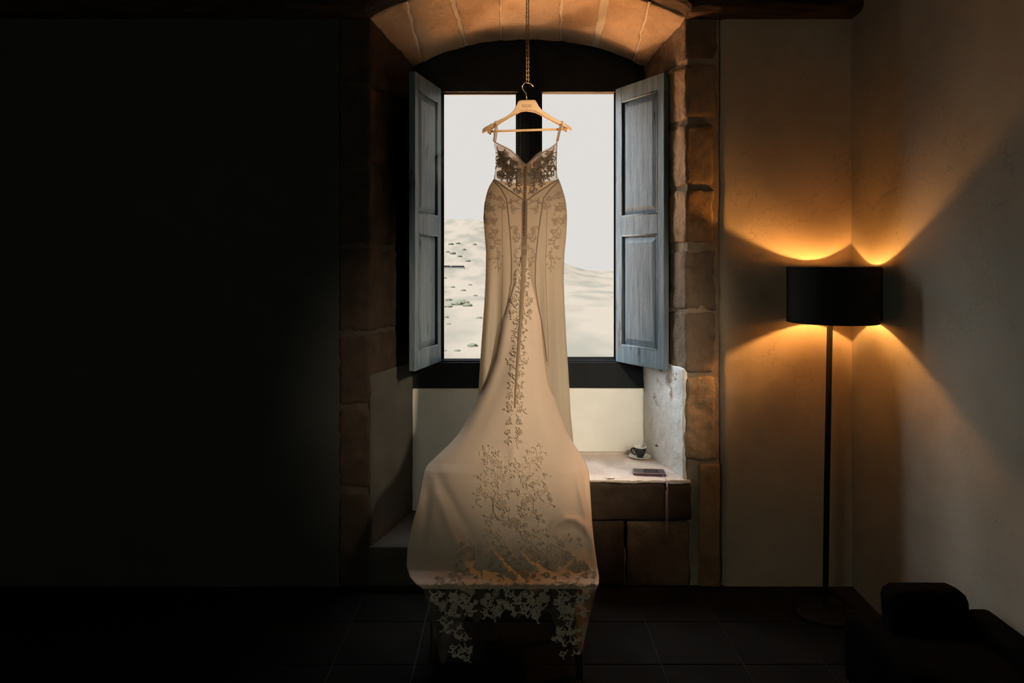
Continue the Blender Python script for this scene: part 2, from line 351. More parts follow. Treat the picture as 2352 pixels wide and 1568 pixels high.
# mortar filling between the quoins
mo = MB(); mo2 = MB()
def revealwarp(xa, xb, z0, z1, dx):
    return None
for sgn, X0, X1, w in ((1, XR0, XR1, .168), (-1, XL0, XL1, .165)):
    v = []
    n = 120
    for j in range(n + 1):
        z = .1 + (ZS0 + .02 - .1) * j / n
        e = .002 * fbm(Vector((z * 14, 0, 1)), 5)
        v += [Vector((X1 + sgn * (.009 + e), BY, z)), Vector((X0 + sgn * (.009 + e), WY + .009, z)), Vector((X0 + sgn * .012, WY + .005 + e, z)), Vector((X0 + sgn * w, WY + .006 + 2 * e, z))]
    f = [(j * 4 + i, j * 4 + i + 1, j * 4 + i + 5, j * 4 + i + 4) for j in range(n) for i in range(3)]
    (mo if sgn > 0 else mo2).add(v, f)
# mortar shell over the arch
ma = MB()
v = []
for i in range(61):
    for j in range(9):
        p = arch(i / 60, j / 8); v.append(p + Vector((0, 0, .006 + .002 * nz(p * 30))))
ma.add(v, [(i * 9 + j, i * 9 + j + 1, (i + 1) * 9 + j + 1, (i + 1) * 9 + j) for i in range(60) for j in range(8)])
mo.build('mortar', M['mortar'], wall_o, smooth=True); ma.build('mortar', M['arch_mortar'], wall_o, smooth=True); mo2.build('mortar', M['dark_mortar'], wall_o, smooth=True)
# voussoirs
J = [(-.02, -.03), (.117, .042), (.252, .231), (.415, .381), (.606, .638), (.750, .788), (.884, .953), (1.02, 1.03)]
GAP = [.002, .003, .007, .002, .002, .013, .003, .002]
for i in range(7):
    (a0, a1), (b0, b1) = J[i], J[i + 1]; ga, gb = GAP[i], GAP[i + 1]
    def warp(u, a0=a0, a1=a1, b0=b0, b1=b1, ga=ga, gb=gb):
        s = u[1]; wob = .004 * nz(Vector((s * 9, i, 0)))
        tl = a0 * (1 - s) + a1 * s + ga + (wob if i else 0); tr = b0 * (1 - s) + b1 * s - gb + (.004 * nz(Vector((s * 9, i + 1, 0))))
        t = tl + (tr - tl) * u[0]; tc = min(max(t, 0), 1)
        p = arch(tc, s); p.x += (t - tc) * 1.4
        e = .02; n = (arch(min(tc + e, 1), s) - arch(max(tc - e, 0), s)).normalized(); up = Vector((-n.z, 0, n.x))
        return p + up * (.14 * (1 - u[2]))  if False else p + up * (.14 * u[2])
    rough('voussoir_stone', (.24, .52, .14), warp, M['vous'][i % 2], wall_o, r=.007, seg=(16, 28, 3), amp=.0035, freq=9, seed=90 + i * 5, edge=1.8)
# limewash coat on the lower right reveal and parapet below the window
def revwarp(u):
    s = u[1]; z = SEAT_Z - .02 + (zpx(852) - SEAT_Z + .02 + .012 * (1 - s)) * u[2]
    x = (XR0 + .001) * (1 - s) + XR1 * s - .013 + .018 * u[0]
    return Vector((x, WY + .004 + (BY - WY - .004) * s, z))
rough('limewashed_reveal', (.016, .52, .55), revwarp, M['white'], wall_o, r=.005, seg=(1, 46, 46), amp=.0042, freq=13, seed=31, edge=1.6)
def revwarpL(u):
    s = u[1]; z = NICHE_Z + (1.05 - NICHE_Z) * u[2]
    x = XL0 * (1 - s) + XL1 * s + .008 - .014 * u[0]
    return Vector((x, WY + .004 + (BY - WY - .004) * s, z))
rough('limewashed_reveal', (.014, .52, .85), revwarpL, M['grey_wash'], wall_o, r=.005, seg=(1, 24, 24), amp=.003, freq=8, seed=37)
rough('parapet', (XR1 - XL1, .05, .68), boxwarp(XL1 - .004, XR1 + .002, BY - .035, BY + .015, NICHE_Z, .897), M['white_flat'], wall_o, r=.006, seg=(60, 1, 36), amp=.003, freq=6, seed=41, edge=1.5)
# stepped niche floor and the seat stone at the right
rough('niche_step', (1.5, .54, .2), boxwarp(XL0 - .01, .30, WY - .01, BY - .03, 0, NICHE_Z), M['grey_wash'], wall_o, r=.01, seg=(40, 14, 5), amp=.004, freq=8, seed=43)
def seatwarp(u):
    x = .24 + (.893 - .24) * u[0]; y0 = WY - .012 + .010 * fbm(Vector((x * 9, 0, 2)), 8) * (1 if u[1] < .3 else 0)
    if x > .855: y0 = min(y0, WY + .0)
    return Vector((x if u[1] < .06 else min(x, .88), y0 + (BY - .03 - y0) * u[1], u[2]))
def seat_top(u):
    p = seatwarp(u)
    z0, z1 = 0.514, SEAT_Z
    drop = 0
    if u[1] < .05: drop = -.003 - .010 * max(0, fbm(Vector((p.x * 16, 0, 5)), 3))
    p.z = z0 + (z1 - z0) * u[2] + (drop if u[2] > .9 else 0)
    return p
rough('seat_slab', (.653, .49, .02), seat_top, M['bench'], wall_o, r=.010, seg=(60, 34, 3), amp=.0025, freq=12, seed=47, edge=3.5)
rough('seat_stone', (.64, .48, .165), boxwarp(.245, .888, WY - .012, BY - .04, .33, .513), M['dark_quoin'], wall_o, r=.012, seg=(40, 6, 12), amp=.006, freq=14, seed=48)  # seat face under the pale slab, its shade put into the stone colour
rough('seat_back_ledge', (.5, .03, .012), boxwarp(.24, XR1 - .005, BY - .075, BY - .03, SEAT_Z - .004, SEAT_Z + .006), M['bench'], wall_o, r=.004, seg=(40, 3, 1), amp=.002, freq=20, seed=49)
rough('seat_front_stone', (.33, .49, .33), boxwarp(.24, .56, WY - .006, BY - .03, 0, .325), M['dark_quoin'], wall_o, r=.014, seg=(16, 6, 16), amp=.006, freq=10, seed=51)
rough('seat_front_stone', (.33, .49, .33), boxwarp(.57, .885, WY - .004, BY - .03, 0, .322), st[2], wall_o, r=.014, seg=(16, 6, 16), amp=.006, freq=10, seed=53)
rough('quoin_stone', (.11, .2, .6), boxwarp(.932, 1.035, WY - .012, WY + .2, 0, zpx(1064)), st[1], wall_o, r=.008, seg=(6, 4, 26), amp=.004, freq=11, seed=55)
# wall-top timber that follows the arch
def low(x):
    if XL0 < x < XR0:
        t = (x - XL0) / (XR0 - XL0); return max(zpx(45), arch(t, 0).z + .012 + .006 * fbm(Vector((x * 14, 0, 0)), 3))
    return zpx(45) + .002 * fbm(Vector((x * 5, 0, 0)), 3)
xs = list(np.linspace(XL_ROOM, XR_ROOM - .0, 160))
xs = sorted(xs + list(np.linspace(.45, .9, 40)))
mb = MB(); ny = 5
v = []
for x in xs:
    zl = low(x)
    for j, (yy, zz) in enumerate([(WY + .02, zl), (WY - .05, zl + .002), (WY - .10, zl + .004 + .006 * fbm(Vector((x * 12, 1, 0)), 1)), (WY - .12, zl + .02 + .01 * fbm(Vector((x * 9, 4, 0)), 1)), (WY - .12, ZC + .02), (WY + .02, ZC + .02)]):
        v.append(Vector((x, yy + .004 * fbm(Vector((x * 8, zz * 8, j)), 2), zz)))
n = 6
f = [(i * n + j, i * n + (j + 1) % n, (i + 1) * n + (j + 1) % n, (i + 1) * n + j) for i in range(len(xs) - 1) for j in range(n)] + [tuple(range(n)), tuple((len(xs) - 1) * n + j for j in range(n - 1, -1, -1))]
mb.add(v, f); o = mb.build('trim_1', M['lintel'], smooth=True); tag(o, 'rough dark timber along the top of the window wall', kind='structure')
o.data.polygons.foreach_set('use_smooth', [False] * len(o.data.polygons))

# ------------------------------------------------------------------ other walls, floor, ceiling
mb = MB()
V = []; F = []; ny, nzz = 90, 70
for j in range(nzz + 1):
    for i in range(ny + 1):
        y = -2.0 + (WY + .05 + 2.0) * (i / ny); z = ZC * 1.02 * j / nzz
        V.append((XR_ROOM + .006 * fbm(Vector((0, y * 1.7, z * 1.7)), 12) + .0015 * fbm(Vector((0, y * 9, z * 7)), 13), y, z))
for j in range(nzz):
    for i in range(ny): F.append((j * (ny + 1) + i, j * (ny + 1) + i + 1, (j + 1) * (ny + 1) + i + 1, (j + 1) * (ny + 1) + i))
mb.add(V, F); mb.box(XR_ROOM + .03, XR_ROOM + .3, -2.2, BY + .2, -.2, ZC + .2)
o = mb.build('wall_right', M['plaster_dim'], smooth=True); tag(o, kind='structure')
for p in o.data.polygons: p.use_smooth = p.area < .01
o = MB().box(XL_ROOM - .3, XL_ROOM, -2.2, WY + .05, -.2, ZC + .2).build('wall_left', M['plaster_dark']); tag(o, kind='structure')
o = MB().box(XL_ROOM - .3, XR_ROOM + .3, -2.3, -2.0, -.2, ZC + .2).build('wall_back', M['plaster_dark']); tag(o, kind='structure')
ceil = MB().box(XL_ROOM - .3, XR_ROOM + .3, -2.3, BY + .2, ZC + .1, ZC + .25).build('ceiling', M['ceil']); tag(ceil, kind='structure')
k = 0
y = WY - .55
while y > -1.9:
    MB().box(XL_ROOM, XR_ROOM, y - .07, y + .07, ZC - .06, ZC + .1).build('beam', M['ceil'], ceil, bev=.008); y -= .62
for i in range(int((XR_ROOM - XL_ROOM) / .2) + 1):
    x0 = XL_ROOM + i * .2
    MB().box(x0 + .003, min(x0 + .197, XR_ROOM), -2.0, WY, ZC + .08, ZC + .1).build('board', M['ceil'], ceil)
floor = MB().box(XL_ROOM - .3, XR_ROOM + .3, -2.3, WY + .03, -.12, -.004).build('floor', M['grout']); tag(floor, kind='structure')
me = None
TS = .33
for i in range(int((XR_ROOM - XL_ROOM) / TS) + 1):
    for j in range(7):
        x0 = XL_ROOM + i * TS; y0 = WY - .005 - (j + 1) * TS
        if x0 + TS > XR_ROOM: continue
        if me is None:
            t = MB().box(.003, TS - .003, .003, TS - .003, -.012, 0).build('tile', M['floor'], bev=.002); me = t.data; t.parent = floor; t.location = (x0, y0, 0)
        else:
            t = bpy.data.objects.new('tile', me); COL.objects.link(t); t.parent = floor; t.location = (x0, y0, 0)

# ------------------------------------------------------------------ the window
win = empty('window_1', (.09, BY, 1.0)); tag(win, 'dark painted window with two tall casements under an arched board', kind='structure')
FY = BY                          # room face of the frame
def z4(y, d=BY): return EYE + (HY - y) * d / FPX
def x4(x, d=BY): return (x - HX) * d / FPX
def box(name, x0, x1, y0, y1, z0, z1, m, par, bev=.003): return MB().box(x0, x1, y0, y1, z0, z1).build(name, m, par, bev=bev)
ZB, ZTOP = z4(828), z4(207)
aw = [(XL1 - .01, ZTOP)] + [(arch(i / 30, 1).x + .04 * (2 * i / 30 - 1), arch(i / 30, 1).z + .03) for i in range(31)] + [(XR1 + .01, ZTOP)]
aw[0] = (arch(0, 1).x - .04, ZTOP); aw[-1] = (arch(1, 1).x + .04, ZTOP)
MB().prism(aw, FY + .012, FY + .035).build('arched_board', M['frame'], win)
box('head_rail', XL1 - .0, XR1 + .0, FY - .012, FY + .05, ZTOP - .012, z4(171), M['frame'], win)
box('sill_rail', XL1 - .002, XR1 + .002, FY - .03, FY + .06, z4(889), z4(830), M['frame'], win)
box('sill_bead', x4(1012), x4(1416), FY - .018, FY + .05, z4(830), z4(826), M['frame'], win, .002)
box('jamb_post', XL1, x4(1000), FY + .0, FY + .06, ZB, ZTOP, M['frame'], win)
box('jamb_post', x4(1430), XR1, FY + .0, FY + .06, ZB, ZTOP, M['frame'], win)
def casement(x0, x1, z0, z1, sx0, sx1):
    c = empty('casement', ((x0 + x1) / 2, FY + .02, z0)); link_parent(c, win)
    for a, b in ((sx0, x0), (x1, sx1)): box('stile', a, b, FY + .0, FY + .045, z0 - .03, z1 + .03, M['frame'], c)
    box('rail', x0, x1, FY + .002, FY + .043, z1, z1 + .03, M['frame'], c)
    box('rail', x0, x1, FY + .002, FY + .043, z0 - .03, z0, M['frame'], c)
    MB().box(x0 - .004, x1 + .004, FY + .020, FY + .024, z0 - .004, z1 + .004).build('pane', M['glass'], c)
    bd = MB()
    for a, b in ((x0 - .001, x0 + .006), (x1 - .006, x1 + .001)): bd.box(a, b, FY + .008, FY + .02, z0, z1)
    bd.box(x0, x1, FY + .008, FY + .02, z1 - .005, z1); bd.box(x0, x1, FY + .008, FY + .02, z0, z0 + .005)
    bd.build('glazing_bead', M['frame'], c)
casement(x4(1017), x4(1187), z4(826), z4(214), x4(998), x4(1214))
casement(x4(1243), x4(1413), z4(822), z4(209), x4(1216), x4(1432))
box('astragal', x4(1194), x4(1236), FY - .014, FY + .002, ZB, ZTOP, M['frame'], win)
# latch bar on the astragal
MB().tube([(x4(1222), FY - .02, 1.15), (x4(1222), FY - .02, 2.45)], .005).build('espagnolette_rod', M['frame'], win)

# ------------------------------------------------------------------ shutters
def shutter(hinge, tip, face, mt, label, zo=0):
    """hinge and tip in plan; face = side (+1/-1) on which the raised panels show"""
    hx, hy = hinge; d = Vector((tip[0] - hx, tip[1] - hy)); w = d.length; ang = math.atan2(d.y, d.x)
    root = empty('window_shutter', (hx, hy, 1.048 + zo), ang); bpy.context.view_layer.update()
    tag(root, label, 'shutter', 'panelled shutters of the window')
    H = 1.555; T = .034; sw = .052
    Mx = Matrix.Translation((hx, hy, 1.048 + zo)) @ Matrix.Rotation(ang, 4, 'Z')
    def b(name, x0, x1, z0, z1, y0=0, y1=-T * face, bev=.003):
        ya, yb = min(y0, y1), max(y0, y1)
        return MB().box(x0, x1, ya, yb, z0, z1, Mx).build(name, mt, root, bev=bev)
    b('stile', 0, sw, 0, H); b('stile', w - sw, w, 0, H)
    rails = [(0, .10), (.715, .825), (H - .085, H)]
    for z0, z1 in rails: b('rail', sw - .001, w - sw + .001, z0, z1)
    for z0, z1 in ((.10, .715), (.825, H - .085)):
        # raised and fielded panel
        x0, x1 = sw, w - sw; rec = -.010 * face; bw = .034
        out = [(x0, z0), (x1, z0), (x1, z1), (x0, z1)]
        g = .008; e1 = [(x0 + g, z0 + g), (x1 - g, z0 + g), (x1 - g, z1 - g), (x0 + g, z1 - g)]
        e2 = [(x0 + g + bw, z0 + g + bw), (x1 - g - bw, z0 + g + bw), (x1 - g - bw, z1 - g - bw), (x0 + g + bw, z1 - g - bw)]
        vv = [Vector((x, -.014 * face, z)) for x, z in out] + [Vector((x, -.014 * face, z)) for x, z in e1] + [Vector((x, -.003 * face, z)) for x, z in e2] + [Vector((x, -.026 * face, z)) for x, z in out]
        ff = []
        for q in (0, 4):
            ff += [(q + i, q + (i + 1) % 4, q + 4 + (i + 1) % 4, q + 4 + i) for i in range(4)]
        ff += [(8, 9, 10, 11), (12, 13, 14, 15)] + [(i, (i + 1) % 4, 12 + (i + 1) % 4, 12 + i) for i in range(4)]
        MB().add([Mx @ p for p in vv], ff).build('panel', mt, root, bev=.0015)
        # moulding round the panel
        ml = MB()
        for (xa, za, xb, zb) in ((x0, z0, x1, z0), (x1, z0, x1, z1), (x1, z1, x0, z1), (x0, z1, x0, z0)):
            ml.tube([Mx @ Vector((xa, -.004 * face, za)), Mx @ Vector((xb, -.004 * face, zb))], .0055, 8)
        ml.build('moulding', mt, root, smooth=True)
    for zz in (.2, 1.35):
        MB().tube([Mx @ Vector((-.004, -.017 * face, zz)), Mx @ Vector((-.004, -.017 * face, zz + .07))], .007).build('hinge', M['frame'], root, smooth=True)
    return root
# face -1: local +Y ... panels must show towards the middle of the window
shutter((.592, BY - .022), (.792, 3.555), -1, M['shutter'], 'blue-grey panelled wooden shutter folded open right of the dress')
shutter((-.404, BY - .022), (-.502, 3.535), 1, M['shutter_warm'], 'weathered shutter with flaking dark paint folded open left of the dress')

# ------------------------------------------------------------------ floor lamp
LX, LY = 1.484, 3.165; LR = .197; ZL0, ZL1 = 1.335, 1.589; BX, BYY, BZ = 1.5266, 3.196, 1.459
lamp = empty('floor_lamp', (1.455, 3.16, 0)); tag(lamp, 'lit floor lamp with black drum shade and thin black pole in the corner', 'lamp')
n = 72
def ring(rr, z): return [Vector((LX + rr * math.cos(2 * math.pi * j / n), LY + rr * math.sin(2 * math.pi * j / n), z)) for j in range(n)]
v = ring(LR, ZL0) + ring(LR, ZL1) + ring(LR - .002, ZL1) + ring(LR - .002, ZL0)
f = [(a * n + j, a * n + (j + 1) % n, ((a + 1) % 4) * n + (j + 1) % n, ((a + 1) % 4) * n + j) for a in range(4) for j in range(n)]
sh = MB().add(v, f).build('lamp_shade', M['shade'], lamp); 
v = ring(LR - .0028, ZL0 + .003) + ring(LR - .0028, ZL1 - .003)
MB().add(v, [(j, (j + 1) % n, n + (j + 1) % n, n + j) for j in range(n)]).build('shade_lining', M['shade_in'], sh, smooth=True)
for zz in (ZL0, ZL1):
    MB().tube([(LX + LR * math.cos(a), LY + LR * math.sin(a), zz) for a in np.linspace(0, 2 * math.pi, 73)], .0016, 6).build('trim_ring', M['shade'], sh, smooth=True)
sp = MB()
for a in (0.6, 2.7, 4.8): sp.tube([(BX, BYY, ZL0 + .035), (LX + (LR - .003) * math.cos(a), LY + (LR - .003) * math.sin(a), ZL0 + .002)], .0015, 5)
sp.build('shade_carrier', M['black_metal'], lamp, smooth=True)
MB().tube([P(1897, 1300, 3.14) * 1, P(1899, 1140, 3.15), P(1906, 752, 3.175), (BX - .012, BYY - .004, ZL0 + .02)], .0128, 14).build('pole', M['black_metal'], lamp, smooth=True)
b0 = P(1897, 1300, 3.14)
MB().tube([(b0.x - .004, b0.y, .02), b0], .0128, 14).build('pole', M['black_metal'], lamp, smooth=True)
MB().lathe([(0, 0), (.135, 0), (.14, .004), (.138, .014), (.12, .018), (.03, .022), (.016, .04), (0, .04)], (b0.x - .004, b0.y, 0)).build('base', M['black_metal'], lamp, smooth=True)
MB().lathe([(0, -.10), (.017, -.10), (.019, -.06), (.019, -.028), (.042, -.028), (.042, -.026), (.0, -.026)], (BX, BYY, BZ), 20).build('socket', M['black_metal'], lamp, smooth=True)  # wide collar added to cut the steep downward light
MB().lathe([(.021, -.022), (.022, 0), (.021, .022)], (BX, BYY, BZ), 24).build('bulb', M['bulb'], lamp, smooth=True)
MB().lathe([(.0001, .026), (.042, .026), (.042, .028), (.018, .036), (.0001, .04)], (BX, BYY, BZ), 24).build('bulb_cutoff_disc', M['black_metal'], lamp, smooth=True)  # disc added above the bulb to cut the steep upward light

# ------------------------------------------------------------------ armchair under the train
ch = empty('armchair', (-.02, 2.75, 0)); tag(ch, 'dark upholstered armchair under the dress train, facing the room', 'chair')
CW = .315
def up(name, x0, x1, y0, y1, z0, z1, tilt=0, r=.03, par=ch, m=None):
    def w(u):
        p = Vector((x0 + (x1 - x0) * u[0], y0 + (y1 - y0) * u[1], z0 + (z1 - z0) * u[2])); p.y += tilt * u[2]; return p
    return rough(name, (x1 - x0, y1 - y0, z1 - z0), w, m or M['uph'], par, r=r, seg=(12, 6, 8), amp=.003, freq=5, seed=x0 * 7 + z0)
cx = -.022
up('backrest', cx - CW, cx + CW, 2.895, 2.965, .30, .692, .03)
up('seat', cx - CW + .03, cx + CW - .03, 2.655, 2.90, .27, .345)
up('seat_frame', cx - CW + .02, cx + CW - .02, 2.64, 2.95, .215, .272, 0, .01, ch, M['dark_wood'])
for s in (-1, 1):
    MB().tube([(cx + s * (CW - .04), 2.665, .23), (cx + s * (CW - .03), 2.655, 0)], [.02, .013], 10).build('leg', M['dark_wood'], ch, smooth=True)
    MB().tube([(cx + s * (CW - .04), 2.90, .23), (cx + s * (CW - .02), 2.95, 0)], [.02, .013], 10).build('leg', M['dark_wood'], ch, smooth=True)

# ------------------------------------------------------------------ hanger, chain
DY = 3.20
hang = empty('clothes_hanger', P(1211, 240, DY)); tag(hang, 'pale wooden hanger with brass hook and trouser bar, holding the dress', 'hanger')
topc = [(1107, 303), (1108, 294), (1116, 289), (1127, 284), (1144, 276), (1160, 269), (1172, 261), (1181, 252), (1187, 240), (1190, 233), (1196, 231), (1228, 230), (1232, 234), (1237, 244), (1246, 254), (1262, 264), (1280, 274), (1300, 283), (1312, 290), (1315, 297)]
botc = [(1315, 297), (1306, 294), (1292, 289), (1270, 279), (1250, 269), (1240, 263), (1228, 258), (1210, 255), (1196, 257), (1184, 263), (1170, 270), (1150, 282), (1130, 295), (1118, 299), (1107, 303)]
def smoothc(pts, n=4):
    a = np.array(pts, float); t = np.arange(len(a)); tt = np.linspace(0, len(a) - 1, (len(a) - 1) * n + 1)
    return list(zip(np.interp(tt, t, a[:, 0]), np.interp(tt, t, a[:, 1])))
T_ = smoothc(topc, 3); B_ = smoothc(botc, 4)[::-1]
NN = 72
def resamp(pts, n):
    a = np.array(pts, float); s = np.r_[0, np.cumsum(np.hypot(*np.diff(a, axis=0).T))]; tt = np.linspace(0, s[-1], n)
    return list(zip(np.interp(tt, s, a[:, 0]), np.interp(tt, s, a[:, 1])))
T_ = resamp(T_, NN); B_ = resamp(B_, NN)
V = []; F = []
for i in range(NN):
    t = P(T_[i][0], T_[i][1], DY); b_ = P(B_[i][0], B_[i][1], DY); bow = -.03 * (2 * i / (NN - 1) - 1) ** 2
    hh = .013
    for q, (k, yy) in enumerate(((0, -.6), (.12, -1), (.88, -1), (1, -.6), (1, .6), (.88, 1), (.12, 1), (0, .6))):
        p = t.lerp(b_, k); p.y += hh * yy - bow - .0; V.append(p)
for i in range(NN - 1):
    for q in range(8): F.append((i * 8 + q, i * 8 + (q + 1) % 8, (i + 1) * 8 + (q + 1) % 8, (i + 1) * 8 + q))
F += [tuple(range(8)), tuple((NN - 1) * 8 + q for q in range(7, -1, -1))]
hb = MB().add(V, F).build('hanger_body', M['wood'], hang, smooth=True)
hb.data.polygons.foreach_set('use_smooth', [False] * len(hb.data.polygons))
pts = [P(x, y, DY) for x, y in ((1209.5, 233), (1209.3, 222), (1208, 214), (1203, 208), (1199, 202), (1200, 197), (1204, 191), (1210, 189.5), (1217, 191), (1221, 194), (1225, 198))]
hk = MB().tube([p for p in pts], .0026, 10); hk.tube([pts[-1], pts[-1] + Vector((.002, 0, -.0005))], .0042, 10); hk.build('hook', M['brass'], hang, smooth=True)
MB().tube([P(1209.5, 233, DY), P(1209.5, 228, DY)], .006, 12).build('hook_collar', M['brass'], hang, smooth=True)
MB().tube([P(1124, 302, DY + .03), P(1150, 301, DY + .028), P(1210, 299, DY + .022), P(1296, 296.5, DY + .028)], .0055, 12).build('trouser_bar', M['wood'], hang, smooth=True)
for x, y in ((1123, 302), (1297, 296)):
    MB().tube([P(x - 3, y, DY + .03), P(x + 5, y, DY + .03)], .0095, 12).build('bar_end_knob', M['wood'], hang, smooth=True)
    MB().tube([P(x + 2, y - 7, DY + .028), P(x + 3, y + 7, DY + .028)], [.007, .004], 10).build('bar_peg', M['wood'], hang, smooth=True)
def text(name, s, px, py, size, parent, d):
    c = bpy.data.curves.new(name, 'FONT'); c.body = s; c.size = size; c.extrude = .0003; c.align_x = 'CENTER'; c.align_y = 'CENTER'; c.space_character = 1.15
    o = bpy.data.objects.new(name, c); COL.objects.link(o); o.rotation_euler = (R(90), 0, 0); o.location = P(px, py, d)
    c.materials.append(M['ink']); bpy.context.view_layer.update()
    me = bpy.data.meshes.new_from_object(o.evaluated_get(bpy.context.evaluated_depsgraph_get())); mo_ = o.matrix_world.copy(); bpy.data.objects.remove(o)
    o = bpy.data.objects.new(name, me); COL.objects.link(o); o.matrix_world = mo_; link_parent(o, parent); return o
text('lettering', 'BOUTIQUE', 1209.7, 241.5, .0082, hang, DY - .0135)
text('lettering', 'de NOVIAS', 1209.7, 245.3, .0075, hang, DY - .0135)

chain = empty('hanging_chain', P(1212, 60, DY)); tag(chain, 'doubled thin brass chain hanging from the ceiling to the hanger hook', 'chain')
def chain_strand(x0, y0, x1, y1):
    a, b = P(x0, y0, DY), P(x1, y1, DY); L = (b - a).length; n = int(L / .0098); mb = MB(); d = (b - a) / n
    ex = Vector((1, 0, 0)); ey = Vector((0, 1, 0)); ez = d.normalized()
    for i in range(n):
        c = a + d * (i + .5); side = ex if i % 2 else ey
        side = (side * .8 + (ey if i % 2 else ex) * .3).normalized()
        loop = [c + ez * math.cos(t) * .0072 + side * math.sin(t) * .0034 for t in np.linspace(0, 2 * math.pi, 9)]
        mb.tube(loop, .0011, 4, False)
    return mb
chain_strand(1210.0, -190, 1208.8, 190).build('chain_strand', M['old_brass'], chain)
chain_strand(1214.8, -190, 1213.6, 190).build('chain_strand', M['old_brass'], chain)
hp = P(1212.5, -190, DY); 
MB().tube([(hp.x, hp.y, ZC + .09)] + [(hp.x + .012 * math.sin(a), hp.y, hp.z + .012 - .012 * math.cos(a)) for a in np.linspace(math.pi, -.9 * math.pi + 2 * math.pi * 0, 14)], .002, 8).build('ceiling_hook', M['old_brass'], chain, smooth=True)

# ------------------------------------------------------------------ the dress
dress = empty('wedding_dress', P(1207, 330, DY)); tag(dress, 'ivory wedding dress with lace bodice and long train, hanging before the window', 'dress')
OK_ = np.array([(318, 1131, 1283), (323, 1133, 1281), (345, 1138, 1280), (380, 1138, 1279), (400, 1136, 1280), (412, 1133, 1284), (430, 1122, 1291), (450, 1116, 1297), (470, 1112, 1301), (500, 1110, 1303), (540, 1113, 1301), (580, 1116, 1297),
                (640, 1115, 1295), (700, 1112, 1297), (780, 1106, 1301), (840, 1102, 1305), (890, 1099, 1308), (950, 1094, 1311), (1000, 1090, 1316), (1100, 1085, 1322), (1260, 1080, 1330)], float)
def sm(a, b, x): t = min(max((x - a) / (b - a), 0), 1); return t * t * (3 - 2 * t)
def body_lr(y): return np.interp(y, OK_[:, 0], OK_[:, 1]), np.interp(y, OK_[:, 0], OK_[:, 2])
def body_t(y): return np.interp(y, [320, 380, 412, 480, 560, 700, 1000, 1260], [.030, .045, .045, .066, .07, .075, .085, .09])
def S_body(x, y, off=0, far=False):
    l, r = body_lr(y); c = (l + r) / 2; hw = (r - l) / 2; u = min(max((x - c) / hw, -1), 1)
    q = math.sqrt(max(0, 1 - abs(u) ** 2.4)); fo = .018 * sm(500, 760, y) * (math.sin(u * 8.5 + (2 if far else .6)) + .5 * math.sin(u * 17 + 1)) * (1 - u ** 8)
    d = DY + (1 if far else -1) * (body_t(y) * q) + fo - off
    x = min(max(x, l + .3), r - .3)
    return P(x, y, d)
def sheet(name, ytop, ybot, m, far=False, nu=60, nv=60, u0=-1, u1=1, parent=dress, surf=S_body):
    V = []; F = []
    for i in range(nu + 1):
        u = u0 + (u1 - u0) * i / nu
        if u0 == -1 and u1 == 1: u = -math.cos(math.pi * i / nu)
        for j in range(nv + 1):
            y = ytop(u) + (ybot(u) - ytop(u)) * j / nv; l, r = body_lr(y)
            V.append(surf((l + r) / 2 + (r - l) / 2 * u, y, 0, far))
    for i in range(nu):
        for j in range(nv): F.append((i * (nv + 1) + j, (i + 1) * (nv + 1) + j, (i + 1) * (nv + 1) + j + 1, i * (nv + 1) + j + 1))
    return V, F
def vline(u): return 411 + 51 * (1 - abs(u)) ** 1.0 - 4 * math.sin(abs(u) * math.pi)
def vfar(u): return 412 + 12 * (1 - abs(u))
NK = [(-1, 323), (-.77, 333), (-.5, 344), (-.3, 357), (-.13, 371), (0, 377), (.10, 372), (.28, 360), (.5, 349), (.74, 341), (.92, 331), (1, 323)]
def neck(u): return float(np.interp(u, [k[0] for k in NK], [k[1] for k in NK]))
def neck_far(u): return neck(u) - 4 * math.sin(abs(u) * math.pi)
V, F = sheet('', vline, lambda u: 1255, None, False, 72, 110); V2, F2 = sheet('', vfar, lambda u: 1255, None, True, 72, 110)
MB().add(V, F).add(V2, F2).build('skirt', M['crepe'], dress, smooth=True)
V, F = sheet('', neck, lambda u: vline(u) + 3, None, False, 48, 30); V2, F2 = sheet('', neck_far, lambda u: vfar(u) + 3, None, True, 48, 30)
bod = MB().add(V, F).add(V2, F2).build('bodice', M['tulle'], dress, smooth=True)
for s in (-1, 1):
    a, b = (-.93, -.16) if s < 0 else (.16, .88)
    V, F = sheet('', lambda u: neck_far(u) + 6, lambda u: 397 - 18 * (abs(abs(u) - .5) / .4) ** 2, None, True, 20, 14, a, b)
    V = [v + Vector((0, -.004, 0)) for v in V]
    MB().add(V, F).build('cup_lining', M['lining'], bod, smooth=True)

# train ---------------------------------------------------------
TK = np.array([(560, 1199, 1207), (600, 1196, 1211), (650, 1184, 1221), (690, 1171, 1231), (740, 1153, 1244), (790, 1141, 1251), (830, 1131, 1258), (880, 1112, 1267), (920, 1094, 1277), (950, 1080, 1287), (980, 1064, 1299), (1000, 1050, 1307),
               (1020, 1032, 1319), (1040, 1010, 1332), (1055, 994, 1342), (1068, 981, 1348), (1080, 974, 1352), (1095, 970, 1354), (1150, 961, 1357), (1200, 948, 1360), (1250, 936, 1365), (1300, 934, 1372), (1325, 942, 1376), (1340, 955, 1375), (1352, 972, 1370)], float)
TD = np.array([(560, 3.127), (600, 3.118), (700, 3.10), (800, 3.065), (900, 3.02), (1000, 2.965), (1040, 2.94), (1065, 2.92), (1085, 2.89), (1110, 2.87), (1200, 2.82), (1270, 2.765), (1308, 2.72), (1328, 2.67), (1341, 2.625), (1352, 2.612)], float)
